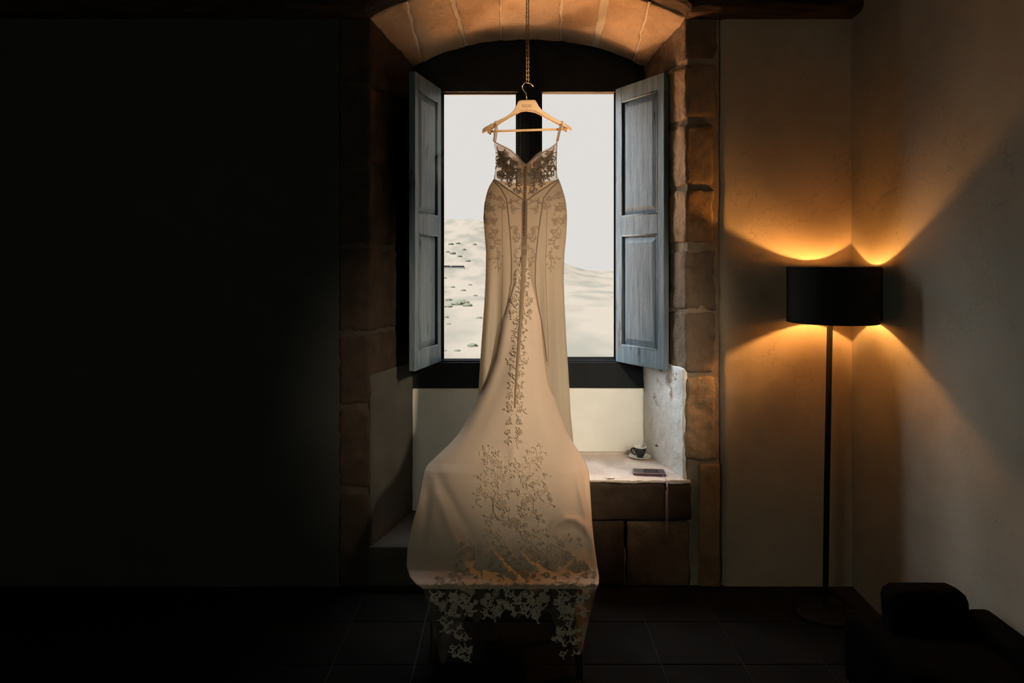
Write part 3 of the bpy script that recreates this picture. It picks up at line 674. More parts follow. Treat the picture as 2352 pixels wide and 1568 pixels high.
def seg_d(p, a, b):
    ax, ay = a; bx, by = b; dx, dy = bx - ax, by - ay; t = ((p[0] - ax) * dx + (p[1] - ay) * dy) / (dx * dx + dy * dy); t = min(max(t, 0), 1)
    return math.hypot(p[0] - ax - t * dx, p[1] - ay - t * dy), t
FOLDS = [  # polyline, width px, height m (towards the viewer), fade in/out
    ([(1262, 1225), (1275, 1202), (1298, 1190), (1322, 1192), (1345, 1210), (1360, 1240), (1368, 1290)], 9, .020),
    ([(1275, 1250), (1292, 1222), (1318, 1216), (1340, 1240)], 12, -.016),
    ([(1325, 1078), (1332, 1120), (1345, 1180), (1352, 1225)], 8, .012),
    ([(1340, 1085), (1346, 1130), (1356, 1190)], 6, -.010),
    ([(1004, 1085), (1018, 1120), (1050, 1180), (1095, 1260)], 13, -.014),
    ([(1010, 1140), (1030, 1200), (1060, 1270), (1080, 1320)], 12, .012),
    ([(985, 1110), (978, 1180), (968, 1260)], 11, -.012),
    ([(1120, 1255), (1150, 1290), (1190, 1325), (1215, 1345)], 9, .014),
    ([(1140, 1262), (1175, 1300), (1205, 1332)], 6, -.012),
    ([(1190, 1262), (1215, 1290), (1245, 1312)], 7, .010),
    ([(1225, 1270), (1262, 1305), (1290, 1330)], 7, -.008),
    ([(1180, 1000), (1178, 1060), (1176, 1120)], 9, .006),
    ([(1150, 740), (1120, 860), (1075, 960), (1010, 1050)], 14, .016),
    ([(1178, 760), (1150, 860), (1110, 960), (1060, 1050)], 16, -.010),
    ([(1232, 800), (1250, 900), (1275, 980), (1320, 1050)], 14, -.008),
    ([(1246, 790), (1268, 900), (1296, 980), (1338, 1052)], 9, .012)]
def S_train(x, y, off=0, far=False):
    l, r = np.interp(y, TK[:, 0], TK[:, 1]), np.interp(y, TK[:, 0], TK[:, 2]); c = (l + r) / 2; hw = (r - l) / 2; u = min(max((x - c) / hw, -1.05), 1.05)
    d = float(np.interp(y, TD[:, 0], TD[:, 1]))
    open_ = sm(640, 900, y); top = 1 - sm(1060, 1180, y)
    d += open_ * (.012 + .13 * top) * abs(u) ** 4.5 + .02 * (1 - top) * abs(u) ** 6 * (1 - sm(1290, 1340, y))
    # tent dips between the spine and the corners
    d += .018 * open_ * top * math.sin(abs(u) * math.pi) ** 2
    for pl, w, h in FOLDS:
        if not (min(p[1] for p in pl) - 3 * w < y < max(p[1] for p in pl) + 3 * w): continue
        best, bt = 1e9, 0
        for i in range(len(pl) - 1):
            q, t = seg_d((x, y), pl[i], pl[i + 1])
            if q < best: best, bt = q, (i + t) / (len(pl) - 1)
        d -= h * math.exp(-(best / w) ** 2) * math.sin(math.pi * (.12 + .76 * bt)) 
    d += .004 * open_ * nz(Vector((x * .018, y * .012, 0)), 5)
    return P(x, y, d - off)
V = []; F = []; nu, nv = 110, 190
yv = list(np.linspace(590, 1060, 88)) + list(np.linspace(1062, 1352, 101)); nv = len(yv) - 1
for j, y in enumerate(yv):
    l, r = np.interp(y, TK[:, 0], TK[:, 1]), np.interp(y, TK[:, 0], TK[:, 2])
    for i in range(nu + 1):
        u = -math.cos(math.pi * i / nu) * .35 + (2 * i / nu - 1) * .65
        V.append(S_train((l + r) / 2 + (r - l) / 2 * u, y, .003))
for j in range(nv):
    for i in range(nu): F.append((j * (nu + 1) + i, j * (nu + 1) + i + 1, (j + 1) * (nu + 1) + i + 1, (j + 1) * (nu + 1) + i))
train = MB().add(V, F).build('train', M['train'], dress, smooth=True)
tm = train.modifiers.new('thickness', 'SOLIDIFY'); tm.thickness = .0012; tm.offset = 1
# sheer hem falling over the seat front
def S_hem(x, y, off=0, far=False):
    d = 2.610 + .012 * math.sin(x * .045) + .006 * math.sin(x * .11 + 1) + .00018 * max(0, y - 1345)
    return P(x, y, d - off)
V = []; F = []; nu, nv = 80, 24
for j in range(nv + 1):
    for i in range(nu + 1):
        x0 = 972 + (1370 - 972) * i / nu; k = j / nv
        side = abs((x0 - 1176) / 200) ** 3
        yb = 1395 + 26 * math.sin(x0 * .062) ** 2 + 115 * side
        y = 1350 + (yb - 1350) * k
        x = 1174 + (x0 - 1174) * (1 - .20 * (y - 1350) / 170)
        V.append(S_hem(x, y))
for j in range(nv):
    for i in range(nu): F.append((j * (nu + 1) + i, j * (nu + 1) + i + 1, (j + 1) * (nu + 1) + i + 1, (j + 1) * (nu + 1) + i))
MB().add(V, F).build('tulle_hem', M['tulle'], dress, smooth=True)

# lace --------------------------------------------------------------
class Lace:
    def __init__(s, surf, off=.0018, h=.0014): s.surf = surf; s.off = off; s.h = h; s.mb = MB()
    def stroke(s, pts, w):
        k = len(pts)
        if k < 2: return
        ws = w if hasattr(w, '__len__') else [w] * k
        v = []
        for i, (x, y) in enumerate(pts):
            x0, y0 = pts[max(i - 1, 0)]; x1, y1 = pts[min(i + 1, k - 1)]; L = math.hypot(x1 - x0, y1 - y0) or 1; nx_, ny_ = -(y1 - y0) / L, (x1 - x0) / L
            a = ws[i] / 2
            v += [s.surf(x + nx_ * a, y + ny_ * a, s.off * .4), s.surf(x, y, s.off + s.h), s.surf(x - nx_ * a, y - ny_ * a, s.off * .4)]
        s.mb.add(v, [(i * 3 + j, i * 3 + j + 1, (i + 1) * 3 + j + 1, (i + 1) * 3 + j) for i in range(k - 1) for j in range(2)])
    def scroll(s, x, y, h, L, k0, k1, w=3, mir=1, lobes=0, axis=0, n=None, tip=.35):
        """clothoid: heading h in degrees (0 outwards, 90 down), curvature from k0 to k1 radians over its length"""
        n = n or max(12, int(L / 1.5)); pts = []; a = R(h); ds = L / n; k1 *= 2.2
        for i in range(n + 1):
            pts.append((axis + mir * x, y)); t = i / n; a += (k0 + (k1 - k0) * t ** 1.35) / n; q = ds * (1.4 - .95 * t); x += math.cos(a) * q; y += math.sin(a) * q
            if lobes and i % max(2, n // (lobes + 2)) == 1 and .08 < t < .72:
                sg = -1 if k1 > 0 else 1
                for sg2, f in ((sg, 1.0), (-sg, .55)):
                    s.comma(axis + mir * x, y, mir, a + sg2 * .55, (L * .11 + 3) * f, -sg2 * 1.8, w * .95)
        s.stroke(pts, [w * (.35 + 1.0 * math.sin(math.pi * min(1, .12 + .9 * i / n)) ** .8 * (1 - .3 * i / n)) for i in range(n + 1)])
        if lobes >= 3 and L > 22:
            for q, (f, sg) in enumerate(((.22, 1), (.42, -1), (.6, 1))[:3 if L > 40 else 2]):
                i = int(n * f); (xa, ya), (xb, yb) = pts[i], pts[i + 1]; hh = math.degrees(math.atan2(yb - ya, mir * (xb - xa)))
                s.scroll(mir * (xa - axis), ya, hh + sg * 48, L * (.50 - .08 * q), sg * .2, sg * 2.9, w * .8, mir, 1, axis)
        if k1 * k1 > 60: s.dot(pts[-1][0], pts[-1][1], w * .62)
        return pts
    def comma(s, x, y, mir, a, L, turn, w):
        pts = []; 
        for i in range(6): pts.append((x, y)); x += mir * math.cos(a) * L / 5; y += math.sin(a) * L / 5; a += turn / 5
        s.stroke(pts, [w * .5, w * 1.1, w * 1.3, w * 1.15, w * .8, w * .35])
    def leaf(s, x, y, h, L, w):
        a = R(h); pts = [(x + math.cos(a) * L * t, y + math.sin(a) * L * t) for t in (0, .25, .5, .75, 1)]
        s.stroke(pts, [w * .3, w, w * 1.15, w * .7, .2])
    def dot(s, x, y, r):
        s.stroke([(x + r * math.cos(t), y + r * math.sin(t)) for t in np.linspace(0, 2 * math.pi, 7)], r)
    def flower(s, x, y, r, n=5, w=1.3):
        for i in range(n):
            a = 2 * math.pi * i / n + .4; c = (x + math.cos(a) * r * .6, y + math.sin(a) * r * .6)
            s.stroke([(c[0] + r * .42 * math.cos(t), c[1] + r * .42 * math.sin(t)) for t in np.linspace(0, 2 * math.pi, 9)], w)
        s.dot(x, y, r * .28)
    def build(s, name, m, par=dress): return tag(s.mb.build(name, m, par, smooth=True), kind='stuff')
AX = lambda y: float(np.interp(y, [380, 600, 700, 800, 900, 1000, 1100, 1200, 1340], [1207, 1203, 1198, 1191, 1184, 1180, 1177, 1184, 1190]))

# bodice lace
def S_bod(x, y, off=0, far=False):
    l, r_ = body_lr(y); u = min(max((x - (l + r_) / 2) / ((r_ - l) / 2), -1), 1); return S_body(x, max(y, neck(u) + .6), off, far)
B1 = Lace(S_bod); 
neck_pts = [((body_lr(neck(u))[0] + body_lr(neck(u))[1]) / 2 + (body_lr(neck(u))[1] - body_lr(neck(u))[0]) / 2 * u, neck(u) + 1.2) for u in np.linspace(-.99, .99, 60)]
B1.stroke(neck_pts, 2.4)
for i, (x, y) in enumerate(neck_pts):
    if i % 2 == 0: B1.dot(x, y - 1.4, 1.3)
for mir in (-1, 1):
    a = 1207
    for sx, sy, h, L, k0, k1, w, lb in [
        (66, 336, 100, 40, .3, 5.5, 2.4, 3), (60, 352, 150, 34, -.5, -5, 2.2, 2), (48, 350, 20, 26, .5, 5.5, 2, 0), (30, 366, -20, 38, .4, 6, 2.6, 3), (22, 372, 60, 40, -.6, -5.6, 2.4, 3),
        (12, 388, 10, 48, -1.5, -6.4, 2.4, 4), (10, 402, -30, 54, 1.6, 6.6, 2.0, 3), (46, 392, 60, 30, .6, 6, 2.2, 3), (64, 372, 80, 34, -.3, -5, 2.0, 2), (66, 398, 120, 22, .5, 5.5, 1.8, 0),
        (8, 424, -50, 26, 2.5, 5, 2.2, 0), (7, 424, 40, 24, -2.5, -5, 2.2, 0), (14, 440, -60, 22, .8, 5.6, 1.8, 2), (28, 412, 30, 26, .3, 4.6, 1.8, 4), (40, 380, -70, 26, .4, -6, 2.0, 2), (56, 412, -120, 28, .3, 4, 1.5, 4),
        (18, 352 + 30, -80, 20, 1, 5, 1.8, 2), (52, 366, 0, 22, 1, 6, 1.8, 0), (6, 446, -70, 16, 1, 5, 1.6, 0)]:
        B1.scroll(sx, sy, h, L, k0, k1, w, mir, lb, a)
    B1.flower(a + mir * 20, 404, 6); B1.flower(a + mir * 52, 384, 5.5); B1.flower(a + mir * 16, 441, 4.6); B1.flower(a + mir * 36, 398, 4.5)
    for i in range(7): B1.leaf(a + mir * (34 + i * 4), 418 - i * 3.2, 90 - mir * 10 + (i % 2) * mir * 120, 7, 2.4)
    # boning channels
    B1.stroke([(a + mir * 21, 398), (a + mir * 20, 425), (a + mir * 19, 444)], 2.6)
    B1.stroke([(a + mir * 43, 392), (a + mir * 41, 412), (a + mir * 38, 428)], 2.2)
    B1.stroke([(a + mir * 72, 330), (a + mir * 70.5, 350), (a + mir * 70.5, 380), (a + mir * 71, 410)], 1.6)
    # V seam
    B1.stroke([((body_lr(vline(u))[0] + body_lr(vline(u))[1]) / 2 + (body_lr(vline(u))[1] - body_lr(vline(u))[0]) / 2 * u * mir, vline(u)) for u in np.linspace(.98, .0, 24)], 3)
rb = random.Random(9)
for i in range(22):
    sx = rb.uniform(10, 66); sy = rb.uniform(max(neck(sx / 74.) + 7, 340), 408 + (1 - sx / 74) * 34); h = rb.uniform(0, 360); L = rb.uniform(16, 30); k = rb.choice((-5.5, 5.8))
    for mir in (-1, 1): B1.scroll(sx, sy, h, L, .3, k, 1.5, mir, 2, 1207)
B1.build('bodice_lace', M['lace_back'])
B2 = Lace(lambda x, y, off=0, far=False: S_bod(x, y, -off, True))
rnd = random.Random(4)
for mir in (-1, 1):
    for i in range(9):
        sx = rnd.uniform(14, 66); sy = rnd.uniform(max(neck_far(sx / 74.) + 8, 340), 408)
        B2.scroll(sx, sy, rnd.uniform(0, 360), rnd.uniform(18, 34), rnd.uniform(-1, 1), rnd.choice((-5.5, 5.5)), 2.4, mir, 3, 1207)
        if i % 3 == 0: B2.flower(1207 + mir * sx, sy, 5.5)
for x, y in ((1150, 372), (1162, 386), (1150, 402), (1172, 400), (1160, 355)): B2.flower(x, y, 8, 6, 3.4)
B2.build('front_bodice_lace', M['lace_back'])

# placket, seams, buttons
sm_ = Lace(S_body, .0008, .0003)
pl = [(1206.5, 380), (1206, 420), (1205, 462), (1204.5, 520), (1203, 610)]
sm_.stroke(resamp(pl, 60), 9)
sm_.stroke(resamp([(1205, 462), (1204.5, 520), (1203, 606)], 40), 13)
for c in ([(1163, 455), (1167, 490), (1172, 540), (1175, 600), (1174, 650), (1167, 690), (1156, 740), (1148, 780), (1140, 850)], [(1249, 453), (1243, 490), (1236, 540), (1230, 600), (1229, 650), (1234, 690), (1244, 740), (1250, 780), (1256, 830)],
          [(1133, 415), (1150, 432), (1163, 456)], [(1284, 416), (1266, 432), (1249, 454)]):
    sm_.stroke(resamp(c, 60), 2.8)
sm_.stroke(resamp([(1153, 470), (1155, 620), (1150, 760), (1146, 900)], 50), 1.1)
sm_.stroke(resamp([(1257, 470), (1253, 620), (1258, 760), (1260, 840)], 50), 1.1)
sm_.build('seam', M['seam'])
sm2 = Lace(S_train, .011, .0006)
sm2.stroke(resamp([(AX(y), y) for y in range(586, 945, 10)], 80), list(np.linspace(13, 4, 80)))
sm2.build('centre_seam', M['train_seam'])
me = None
for i in range(28):
    y = 384 + i * 5.75; p = S_body(1206.5 - (y - 384) * .013, y, .004)
    if me is None:
        o = MB().lathe([(0.0001, -.0042), (.0028, -.0032), (.0042, 0), (.0028, .0032), (.0001, .0042)], (0, 0, 0), 10).build('button', M['button'], smooth=True); me = o.data
    else:
        o = bpy.data.objects.new('button', me); COL.objects.link(o)
    o.location = p; link_parent(o, dress)
# care label inside the hip
lb = [S_body(x, y, -.004, True) for x, y in ((1121, 470), (1145, 470), (1144, 484), (1120, 482))]
MB().add(lb, [(0, 1, 2, 3)]).build('care_label', M['button'], dress)

# skirt lace
K1 = Lace(S_body)
for mir in (-1, 1):
    a = 1205
    for sx, sy, h, L, k0, k1, w, lb in [
        (8, 470, -40, 46, 1.2, 3.0, 1.8, 2), (10, 480, -20, 34, 1.4, 4.5, 1.8, 0), (66, 470, 20, 26, .5, 6, 2.2, 3), (84, 470, 60, 28, -.4, -5.6, 2.2, 4), (92, 455, 90, 34, .3, 5.4, 2.0, 4), (78, 500, 120, 30, 1.5, 7, 2.8, 0),
        (80, 500, 40, 22, -1, -5.5, 2.0, 3), (78, 520, 110, 34, .2, 6.4, 2.4, 3), (76, 540, 120, 30, -.3, 5.8, 2.2, 2), (70, 548, 100, 34, .4, -6, 2.4, 4), (62, 568, 80, 22, .2, 5.8, 2.4, 0), (60, 574, 90, 34, 0, -.6, 1.8, 5), (62, 600, 95, 20, 0, .3, 1.6, 4),
        (22, 520, -30, 20, 2, 6, 2.0, 0), (20, 528, 90, 26, .3, 2, 1.8, 4), (12, 540, 80, 26, .4, -6, 2.2, 2), (8, 562, 40, 14, 1, 6, 1.8, 0),
        (6, 576, -60, 30, 2.8, 4.4, 2.0, 0), (8, 592, 10, 26, -1.2, -3.4, 2.2, 2), (8, 596, 30, 26, 1.2, 5.8, 2.2, 2)]:
        K1.scroll(sx, sy, h, L, k0, k1, w, mir, lb, a)
    K1.flower(a + mir * 25, 480, 6); K1.flower(a + mir * 47, 476, 5); K1.flower(a + mir * 20, 524, 6); K1.flower(a + mir * 76, 478, 6); K1.flower(a + mir * 62, 590, 4); K1.flower(a + mir * 80, 446, 6); K1.flower(a + mir * 60, 456, 5)
    for (x, y, h) in ((62, 604, 110), (64, 610, 60), (58, 612, 120), (60, 618, 90), (66, 600, 40), (56, 604, 140)): K1.leaf(a + mir * x, y, h if mir > 0 else 180 - h, 9, 3)
    for (x, y, h) in ((92, 480, 60), (94, 490, 80), (90, 505, 100), (96, 512, 70), (70, 488, 110), (72, 498, 90)): K1.leaf(a + mir * x, y, h if mir > 0 else 180 - h, 9, 3)
rk = random.Random(3)
for (cx_, cy_, wx, wy, n) in ((82, 470, 14, 36, 13), (72, 545, 9, 50, 8), (16, 545, 9, 50, 6), (44, 460, 26, 12, 7)):
    for i in range(n):
        sx = cx_ + rk.uniform(-wx, wx); sy = cy_ + rk.uniform(-wy, wy); h = rk.uniform(30, 150); L = rk.uniform(14, 26); k = rk.choice((-5.6, 5.8))
        for mir in (-1, 1): K1.scroll(sx, sy, h, L, .3, k, 1.5, mir, 2, 1205)
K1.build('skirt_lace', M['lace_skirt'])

# train lace
T1 = Lace(S_train, .0055, .0040)
def pair(sx, sy, h, L, k0, k1, w=3, lb=0):
    for mir in (-1, 1): T1.scroll(sx, sy, h, L, k0, k1, w, mir, lb, AX(sy))
def pleaf(x, y, h, L, w):
    for mir in (-1, 1): T1.leaf(AX(y) + mir * x, y, h if mir > 0 else 180 - h, L, w)
# slender column between the seams
for y, q in ((630, 1), (652, .9), (700, 1.2), (738, .9), (776, 1), (812, 1.1), (846, .9), (880, 1.1), (912, 1.2), (944, 1.1), (974, 1.0)):
    pair(4, y, -50, 20 * q, .6, 6.0, 2.0, 2); pleaf(5, y + 6, 70, 13 * q, 3)
pair(6, 628, -10, 14, .6, 3, 2.0, 0)
pair(8, 700, -80, 34, .5, 4.4, 2.4, 4); pair(8, 722, 20, 30, -2, -3.4, 2.2, 3); pair(6, 716, 60, 26, -.8, -2, 1.6, 2)
for y in (690, 716): 
    for mir in (-1, 1): T1.flower(AX(y) + mir * 20, y, 6)
pair(6, 830, -30, 26, .8, 5.6, 2.2, 3); pair(6, 850, 10, 24, 1.0, 6, 2.2, 2)
for y in (905, 940, 968, 992):
    for mir in (-1, 1): T1.flower(AX(y) + mir * (9 + (y % 7)), y, 6, 5, 1.4)
for mir in (-1, 1): T1.scroll(30, 950, 200, 26, 1, 6, 1.8, mir, 0, AX(950))
# large motif on the chair back
pair(28, 1112, -95, 60, -.3, .9, 3.6, 5)
pair(34, 1062, -40, 58, .1, -1.0, 3.2, 6)
pair(60, 1040, -70, 30, .1, -4.6, 2.4, 2)
pair(30, 1064, -75, 40, 1.2, 5.8, 3.0, 3)
pair(30, 1112, -60, 66, .8, 6.8, 3.6, 6)
pair(34, 1128, -30, 54, .8, 7.0, 3.4, 5)
pair(26, 1120, -110, 60, .2, -.8, 3.0, 6)
pair(12, 1030, -120, 34, .9, 6.2, 2.6, 3)
pair(4, 1050, 60, 26, .2, 5.4, 2.4, 2); pair(4, 1082, 40, 22, -.8, -5.6, 2.4, 2); pair(10, 1062, 20, 20, .8, 5.8, 2.2, 2)
pair(38, 1130, 150, 48, -1.0, -5.4, 3.2, 5)
pair(38, 1132, 70, 78, .9, 1.5, 3.6, 0); pair(41, 1134, 72, 76, .9, 1.5, 1.6, 9)
pair(24, 1140, -20, 20, 1.0, 5.4, 2.4, 2)
for mir in (-1, 1):
    T1.flower(AX(1150) + mir * 26, 1154, 9, 6, 1.8); T1.flower(AX(1150) + mir * 26, 1154, 5, 5, 1.4)
    T1.scroll(4, 1160, 10, 24, .7, 4, 2.4, mir, 5, AX(1160))
for x, y in ((1162, 1200), (1175, 1205), (1190, 1208), (1205, 1206), (1190, 1198), (1180, 1194)): T1.flower(x, y, 7, 5, 1.6)
pair(52, 1208, -85, 34, .6, 6.2, 3.0, 4); pair(56, 1200, -100, 20, 0, .6, 2.2, 3)
pair(56, 1250, -100, 52, .6, .8, 3.6, 9); pair(56, 1262, 160, 46, .4, -5.6, 3.0, 6)
pair(20, 1215, 25, 62, .2, .7, 4.0, 7); pair(10, 1222, 40, 70, .1, .4, 3.0, 6)
pair(58, 1256, 30, 46, -.3, -5.8, 3.4, 5)
# rich border above the hem
rr = random.Random(11)
for (x, y, h, L, k1, w) in ((1078, 1240, 60, 44, 5.5, 3), (1062, 1246, 100, 34, -5.5, 2.6), (1086, 1262, 0, 36, 6, 2.8), (1082, 1266, 120, 32, -6, 2.8), (1104, 1296, -30, 40, 5.6, 3), (1110, 1330, -95, 56, .8, 3.6), (1118, 1300, -60, 24, 6, 2.6),
                            (1172, 1272, 60, 40, 6.4, 3.2), (1208, 1262, 70, 40, -6.6, 3.2), (1222, 1250, 30, 52, 1.5, 3.4), (1262, 1262, 60, 44, 5.5, 3), (1280, 1305, -80, 44, 1.2, 3.4), (1272, 1262, -20, 40, -5.4, 3), (1300, 1262, 30, 36, 5.8, 2.8),
                            (1286, 1322, -40, 36, 5.8, 3), (1320, 1290, 60, 38, -5, 2.8), (1342, 1285, 80, 40, 4.4, 2.8), (1352, 1300, 70, 30, -4, 2.6), (1150, 1300, 30, 36, -5.5, 2.8), (1140, 1320, 0, 40, -3.4, 2.6), (1090, 1318, 180, 34, 4, 2.6), (1060, 1322, 190, 30, -4, 2.4),
                            (1296, 1246, -60, 30, 5, 2.4), (1322, 1252, -30, 28, -5, 2.4), (1000, 1330, -20, 30, 5, 2.2), (1030, 1336, -40, 30, -5, 2.2), (1240, 1320, -30, 34, 5, 2.6), (1330, 1322, -30, 30, 5, 2.6)):
    T1.scroll(x, y, h, L, .3 * (1 if k1 > 0 else -1), k1, w, 1, 5, 0)
for x, y, r in ((1080, 1262, 11), (1086, 1265, 6), (1208, 1318, 10), (1208, 1318, 6), (1190, 1312, 6), (1226, 1322, 6), (1212, 1332, 5), (1130, 1290, 7), (1256, 1296, 7), (1300, 1278, 8), (1345, 1300, 7), (1366, 1322, 6), (1060, 1250, 6), (1062, 1270, 6)): T1.flower(x, y, r, 6, 1.8)
# hem edge: overlapping acanthus fronds
for i in range(17):
    x = 992 + i * 22.5; T1.scroll(x, 1346 - 2 * (i % 3), -40 + 12 * (i % 4), 34, .8, 4.2 if i % 2 else -3.6, 3.4, 1, 6, 0)
for i in range(90):
    x = 985 + i * 4.3; T1.leaf(x, 1346 + 3 * math.sin(i * 1.3), 250 + 70 * math.sin(i * 2.1), 7, 2.4)
rt_ = random.Random(21)
for i in range(20):
    sy = rt_.uniform(1035, 1215); sx = rt_.uniform(8, 30 + 44 * sm(1030, 1090, sy)); h = rt_.uniform(-140, 60); L = rt_.uniform(26, 44); k = rt_.choice((-5.6, 5.8))
    pair(sx, sy, h, L, .5, k, 2.6, 3)
for i in range(34):
    sy = rt_.uniform(1225, 1338); hw_ = 40 + 130 * sm(1215, 1310, sy); sx = 1195 + rt_.uniform(-hw_, hw_); T1.scroll(sx, sy, rt_.uniform(-180, 180), rt_.uniform(26, 46), .5, rt_.choice((-5.6, 5.8)), 2.8, 1, 3, 0)
for y in range(620, 1020, 9):
    pair(3 + (y % 4), y, rt_.uniform(-80, 60), rt_.uniform(12, 20), .5, rt_.choice((-5.6, 5.8)), 1.7, 1)
T1.build('train_lace', M['lace'])
Hm = Lace(S_hem, .002, .002)
for i in range(60):
    x = rr.uniform(1000, 1350); y = rr.uniform(1352, 1400)
    Hm.scroll(x, y, rr.uniform(20, 160), rr.uniform(22, 46), rr.uniform(-1, 1), rr.choice((-6, -4.5, 5, 6.3)), rr.uniform(2.2, 3.6), 1, 5, 0)
for i in range(44):
    s = -1 if i % 2 else 1; y = rr.uniform(1390, 1500); x = 1174 + s * (rr.uniform(120, 168) - (y - 1390) * .25)
    Hm.scroll(x, y, rr.uniform(40, 140), rr.uniform(20, 36), rr.uniform(-1, 1), rr.choice((-6, 5.5)), 2.4, 1, 4, 0)
for i in range(14): Hm.flower(rr.uniform(1010, 1340), rr.uniform(1356, 1402), 8, 6, 1.8)
Hm.build('hem_lace', M['lace'])
# straps looped over the hanger
stp = {}
def strap(pts, w, d):
    v = []
    for x, y, dd in pts:
        v += [P(x - w, y, d + dd), P(x + w, y, d + dd)]
    stp.setdefault(pts[0][0] > 1200, MB()).add(v, [(2 * i, 2 * i + 1, 2 * i + 3, 2 * i + 2) for i in range(len(pts) - 1)])
strap([(1134, 324, 0), (1137, 305, -.01), (1138, 285, -.0), (1138, 279, .02), (1139, 278, .05)], 2.2, DY - .004)
strap([(1136, 326, .0), (1134, 305, .01), (1129, 292, .0), (1126, 284, .02)], .8, DY + .004)
strap([(1138, 326, .03), (1142, 300, .05), (1141, 284, .055), (1139, 278, .05)], 1.6, DY)
strap([(1280, 324, 0), (1284, 305, -.0), (1289, 285, .0), (1290, 279, .02), (1291, 278, .05)], 3.2, DY - .0)
strap([(1279, 326, .03), (1286, 300, .05), (1293, 284, .055), (1291, 278, .05)], 1.6, DY)
for q in stp.values(): tag(q.build('strap', M['seam'], dress, smooth=True), kind='stuff')

# ------------------------------------------------------------------ cup, saucer, spoon, phone, white scrap
def at_seat(px, py): d = (EYE - SEAT_Z) * FPX / (py - HY); return Vector(((px - HX) * d / FPX, d, SEAT_Z))
c = at_seat(1469.5, 1052.5); zc = SEAT_Z + .0015
sa = empty('saucer', (c.x, c.y, zc)); tag(sa, 'white saucer under the coffee cup on the stone window seat', 'saucer')
MB().lathe([(.0001, 0), (.022, 0), (.024, .003), (.042, .006), (.0600, .013), (.0615, .0145), (.0600, .0155), (.042, .0095), (.024, .0058), (.0001, .0055)], (c.x, c.y, zc), 48).build('dish', M['ceramic_w'], sa, smooth=True)
cu = empty('coffee_cup', (c.x - .0, c.y, zc + .0055)); tag(cu, 'small black espresso cup with white rim and inside, on the saucer', 'cup')
cz = zc + .0058; cc = (c.x + .002, c.y, cz)
MB().lathe([(.0001, 0), (.018, 0), (.0185, .003), (.020, .008), (.030, .026), (.0345, .042), (.0352, .0555)], cc, 40).build('body', M['ceramic_b'], cu, smooth=True)
MB().lathe([(.0352, .0555), (.0355, .0592), (.0340, .0605), (.0318, .0588), (.0315, .050), (.029, .030), (.018, .008), (.0001, .006)], cc, 40).build('inner_glaze', M['ceramic_w'], cu, smooth=True)
MB().lathe([(.0001, .0), (.0235, .0)], (cc[0], cc[1], cz + .018), 30).build('coffee', M['coffee'], cu)
hpnt = [(-.0335, .050), (-.041, .053), (-.049, .050), (-.0525, .043), (-.050, .034), (-.044, .026), (-.036, .020), (-.028, .017)]
MB().tube([(cc[0] + a, cc[1] - .012, cz + b) for a, b in hpnt], [.0048, .0042, .004, .004, .004, .004, .0045, .005], 8).build('handle', M['ceramic_b'], cu, smooth=True)
spn = empty('teaspoon', (cc[0] + .02, cc[1], cz + .03)); tag(spn, 'small steel teaspoon leaning in the black coffee cup', 'spoon')
a = Vector((cc[0] - .006, cc[1] - .004, cz + .024)); b = Vector((cc[0] + .034, cc[1] + .004, cz + .082))
MB().tube([a, a.lerp(b, .4), a.lerp(b, .8), b], [.0018, .0018, .003, .0038], 8).build('spoon_handle', M['steel'], spn, smooth=True)
mb = MB(); mb.lathe([(.0001, -.003), (.006, -.002), (.008, 0), (.006, .001), (.0001, -.001)], (a.x - .002, a.y, a.z), 16).build('spoon_bowl', M['steel'], spn, smooth=True)

ph = at_seat(1490.5, 1088); rz = R(-4.5)
phone = empty('mobile_phone', (ph.x, ph.y, SEAT_Z + .001), rz); tag(phone, 'black mobile phone in a mauve case at the edge of the window seat', 'phone')
Mx = Matrix.Translation((ph.x, ph.y, SEAT_Z + .002)) @ Matrix.Rotation(rz, 4, 'Z')
def rrect(w, h, r, n=6):
    pts = []
    for cxx, cyy, a0 in ((w - r, h - r, 0), (-w + r, h - r, 90), (-w + r, -h + r, 180), (w - r, -h + r, 270)):
        pts += [(cxx + r * math.cos(R(a0 + 90 * i / n)), cyy + r * math.sin(R(a0 + 90 * i / n))) for i in range(n + 1)]
    return pts
def plate(w, h, r, z0, z1, m, name, par):
    pts = rrect(w, h, r); n = len(pts); v = [Mx @ Vector((x, y, z0)) for x, y in pts] + [Mx @ Vector((x, y, z1)) for x, y in pts]
    return MB().add(v, [tuple(range(n - 1, -1, -1)), tuple(range(n, 2 * n))] + [(i, (i + 1) % n, n + (i + 1) % n, n + i) for i in range(n)]).build(name, m, par)
plate(.081, .039, .010, 0, .0125, M['case'], 'case', phone); 
plate(.0812, .0392, .010, .0115, .0130, M['case_rim'], 'case_rim', phone)
plate(.0785, .0365, .008, .0120, .0134, M['glass_blk'], 'screen', phone)
cordp = [Mx @ Vector(p) for p in ((.060, -.038, .006), (.064, -.046, .006))]
e = cordp[-1]
pp = [cordp[0], e, Vector((e.x + .006, e.y - .008, SEAT_Z + .004)), Vector((e.x + .007, WY - .024, SEAT_Z - .004)), Vector((e.x + .008, WY - .032, SEAT_Z - .04)), Vector((e.x + .008, WY - .032, SEAT_Z - .20)), Vector((e.x + .006, WY - .03, SEAT_Z - .30)), Vector((e.x + .001, WY - .03, SEAT_Z - .20)), Vector((e.x + .0015, WY - .032, SEAT_Z - .045))]
MB().tube(pp, .0017, 7).build('cord', M['cord'], phone, smooth=True)
MB().tube([Vector((e.x + .0055, WY - .031, SEAT_Z - .006)), Vector((e.x + .0055, WY - .034, SEAT_Z - .035))], .0042, 8).build('cord_bead', M['cord'], phone, smooth=True)
w0 = at_seat(1402, 1097)
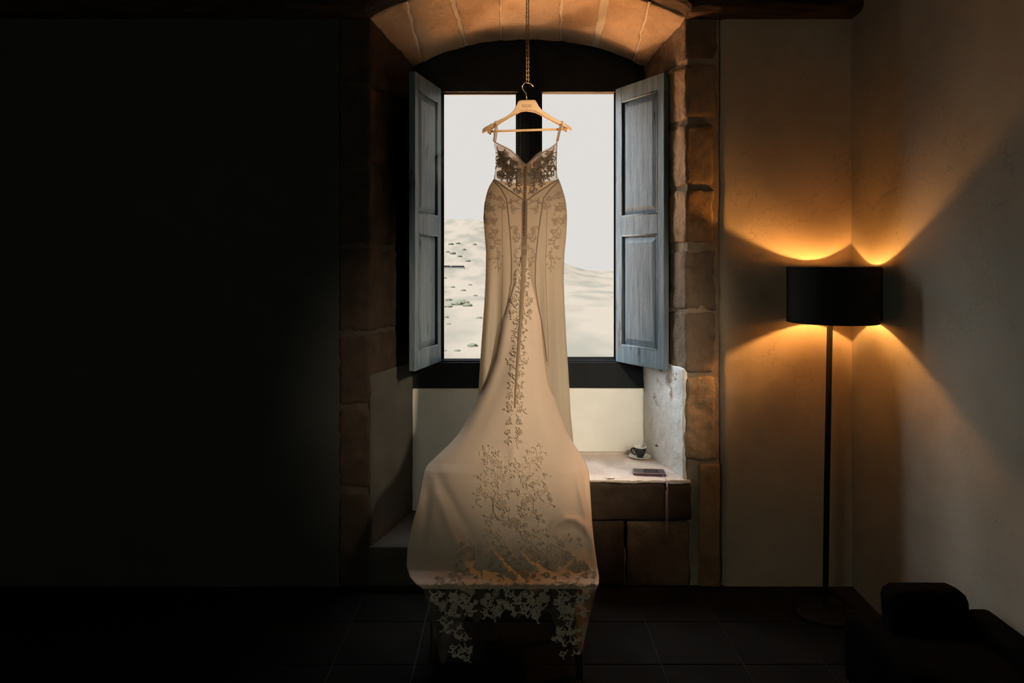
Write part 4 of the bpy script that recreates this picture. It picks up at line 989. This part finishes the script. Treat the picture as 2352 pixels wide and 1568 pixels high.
rough('paper_scrap', (.05, .03, .006), boxwarp(w0.x - .022, w0.x + .020, w0.y - .012, w0.y + .010, SEAT_Z, SEAT_Z + .004), M['ceramic_w'], None, r=.003, seg=(8, 6, 1), amp=.003, freq=40, seed=2)
tag(bpy.data.objects['paper_scrap'], 'small crumpled white scrap on the seat edge next to the dress', 'paper')

# ------------------------------------------------------------------ dark furniture at the lower right
d2 = empty('lounge_chair', (1.30, 2.2, 0)); tag(d2, 'low dark lounge chair standing in shadow by the right wall', 'chair')
def up2(name, x0, x1, y0, y1, z0, z1, ty=0, r=.05, lx=0):
    def w(u): return Vector((x0 + (x1 - x0) * u[0] + lx * u[2], y0 + (y1 - y0) * u[1] + ty * u[2], z0 + (z1 - z0) * u[2]))
    return rough(name, (x1 - x0, y1 - y0, z1 - z0), w, M['uph'], d2, r=r, seg=(10, 10, 10), amp=.004, freq=4, seed=x0 * 5 + y0)
up2('seat', 1.24, 1.62, 1.95, 2.36, .16, .34); up2('backrest', 1.25, 1.65, 2.32, 2.44, .24, .50, .05, .10, .01)
up2('armrest', 1.16, 1.25, 1.95, 2.42, .12, .42, 0, .045); up2('armrest', 1.585, 1.67, 1.95, 2.42, .12, .42, 0, .045)
for x in (1.18, 1.625):
    for y in (2.0, 2.36): MB().tube([(x, y, .16), (x, y, 0)], [.018, .012], 10).build('leg', M['dark_wood'], d2, smooth=True)

# ------------------------------------------------------------------ outside
o = MB().box(-6, .7, BY + .3, 17, -3.4, -3.0).build('warm_bounce_slab', M['terracotta']); tag(o, 'unseen terracotta slab below the window, added to bounce warm light', kind='structure')  # added out of view as a warm reflector for the arch
o = MB().box(-16, 16, BY + .2, BY + .5, -60, -.1).build('wall_outer', M['far_wall']); tag(o, kind='structure')
V = []; F = []; nx, ny = 90, 130
def landz(x, y):
    k = sm(1400, 5200, y); left = 1 - sm(-250, 500, x)
    return -62 + 1.2 * nz(Vector((x * .002, y * .002, 0)), 1) + k * (10 + 370 * left + 60 * nz(Vector((x * .0012, y * .0012, 0)), 5)) - 40 * (1 - sm(30, 300, y)) * 0
for j in range(ny + 1):
    y = 40 + 6200 * (j / ny) ** 2.2
    for i in range(nx + 1):
        x = (-1 + 2 * i / nx) * (120 + y * .8)
        V.append((x, y, landz(x, y)))
for j in range(ny):
    for i in range(nx): F.append((j * (nx + 1) + i, j * (nx + 1) + i + 1, (j + 1) * (nx + 1) + i + 1, (j + 1) * (nx + 1) + i))
o = MB().add(V, F).build('ground', M['land'], smooth=True); tag(o, 'pale dry hillside and valley outside', kind='structure')
def ground_at(px, py):
    for d in np.geomspace(60, 5600, 500):
        p = P(px, py, d)
        if p.z <= landz(p.x, p.y): return p
    return None
rt = random.Random(5); tmesh = []
for q in range(3):
    bm = bmesh.new(); bmesh.ops.create_icosphere(bm, subdivisions=4, radius=1)
    for v in bm.verts:
        v.co *= 1 + .16 * fbm(v.co * 1.8, q * 9) + .07 * nz(v.co * 6, q) ; v.co.z = v.co.z * .62 + .12
    me = bpy.data.meshes.new('tree'); bm.to_mesh(me); bm.free(); me.materials.append(M['tree']); me.polygons.foreach_set('use_smooth', [True] * len(me.polygons)); tmesh.append(me)
spots = [(1050, 700, 17), (1062, 698, 20), (1074, 703, 14), (1030, 706, 12), (1085, 796, 16), (1050, 806, 10), (1024, 730, 9), (1030, 745, 8), (1101, 731, 9), (1020, 806, 8), (1036, 562, 8), (1052, 560, 7), (1040, 583, 9), (1056, 590, 7), (1075, 600, 7), (1028, 580, 6), (1066, 575, 6), (1090, 562, 6), (1064, 668, 8), (1040, 660, 7), (1080, 655, 6), (1030, 690, 10), (1092, 680, 7), (1022, 640, 6)]
TL = {0: 'hazy bush at the middle of the dark tree clump in the left pane', 1: 'largest hazy tree of the dark clump in the left pane', 2: 'hazy tree ending the clump nearest the dress', 3: 'low hazy tree at the clump end nearest the left shutter',
      4: 'pale round bush low in the left pane, close to the dress', 5: 'pale bush lowest in the left pane, midway between shutter and dress', 6: 'small tree by the left shutter just below the tree clump', 7: 'small tree by the left shutter, second below the clump',
      8: 'small green bush touching the skirt edge below the clump', 9: 'bush by the left shutter at the bottom of the pane'}
for i, (x, y, s) in enumerate(spots):
    p = ground_at(x, y)
    if p is None: continue
    t = bpy.data.objects.new('tree', tmesh[i % 3]); COL.objects.link(t); t.location = (p.x, p.y, landz(p.x, p.y) - .5); k = s * p.y / FPX * .8; t.scale = (k, k, k * .95); t.rotation_euler = (0, 0, i)
    tag(t, TL.get(i, 'small hazy tree speck on the upper valley slope seen through the left pane'), 'tree', 'hazy trees in the valley')
for i, (x0, x1, y) in enumerate(((1016, 1034, 613), (1036, 1066, 613))):
    p = ground_at((x0 + x1) / 2, y + 3); a = P(x0, y, p.y); b = P(x1, y, p.y); zg = landz(p.x, p.y)
    hh = 5 * p.y / FPX; mb = MB(); mb.box(a.x, b.x, p.y - 4, p.y + 10, zg - 3, zg + hh)
    h = empty('farm_building', (p.x, p.y, zg)); mb.build('wall', M['far_wall'], h)
    MB().prism([(a.x, 0), (b.x, 0), (b.x - 2, hh * .3), (a.x + 2, hh * .3)], p.y - 5, p.y + 11).build('roof', M['far_wall'], h)
    r_ = [c for c in h.children if c.name.startswith('roof')][0]; r_.location.z += zg + hh
    tag(h, ['short white farm building far off in the valley, by the left shutter', 'long white farm building far off in the valley, right of the short one'][i], 'building')
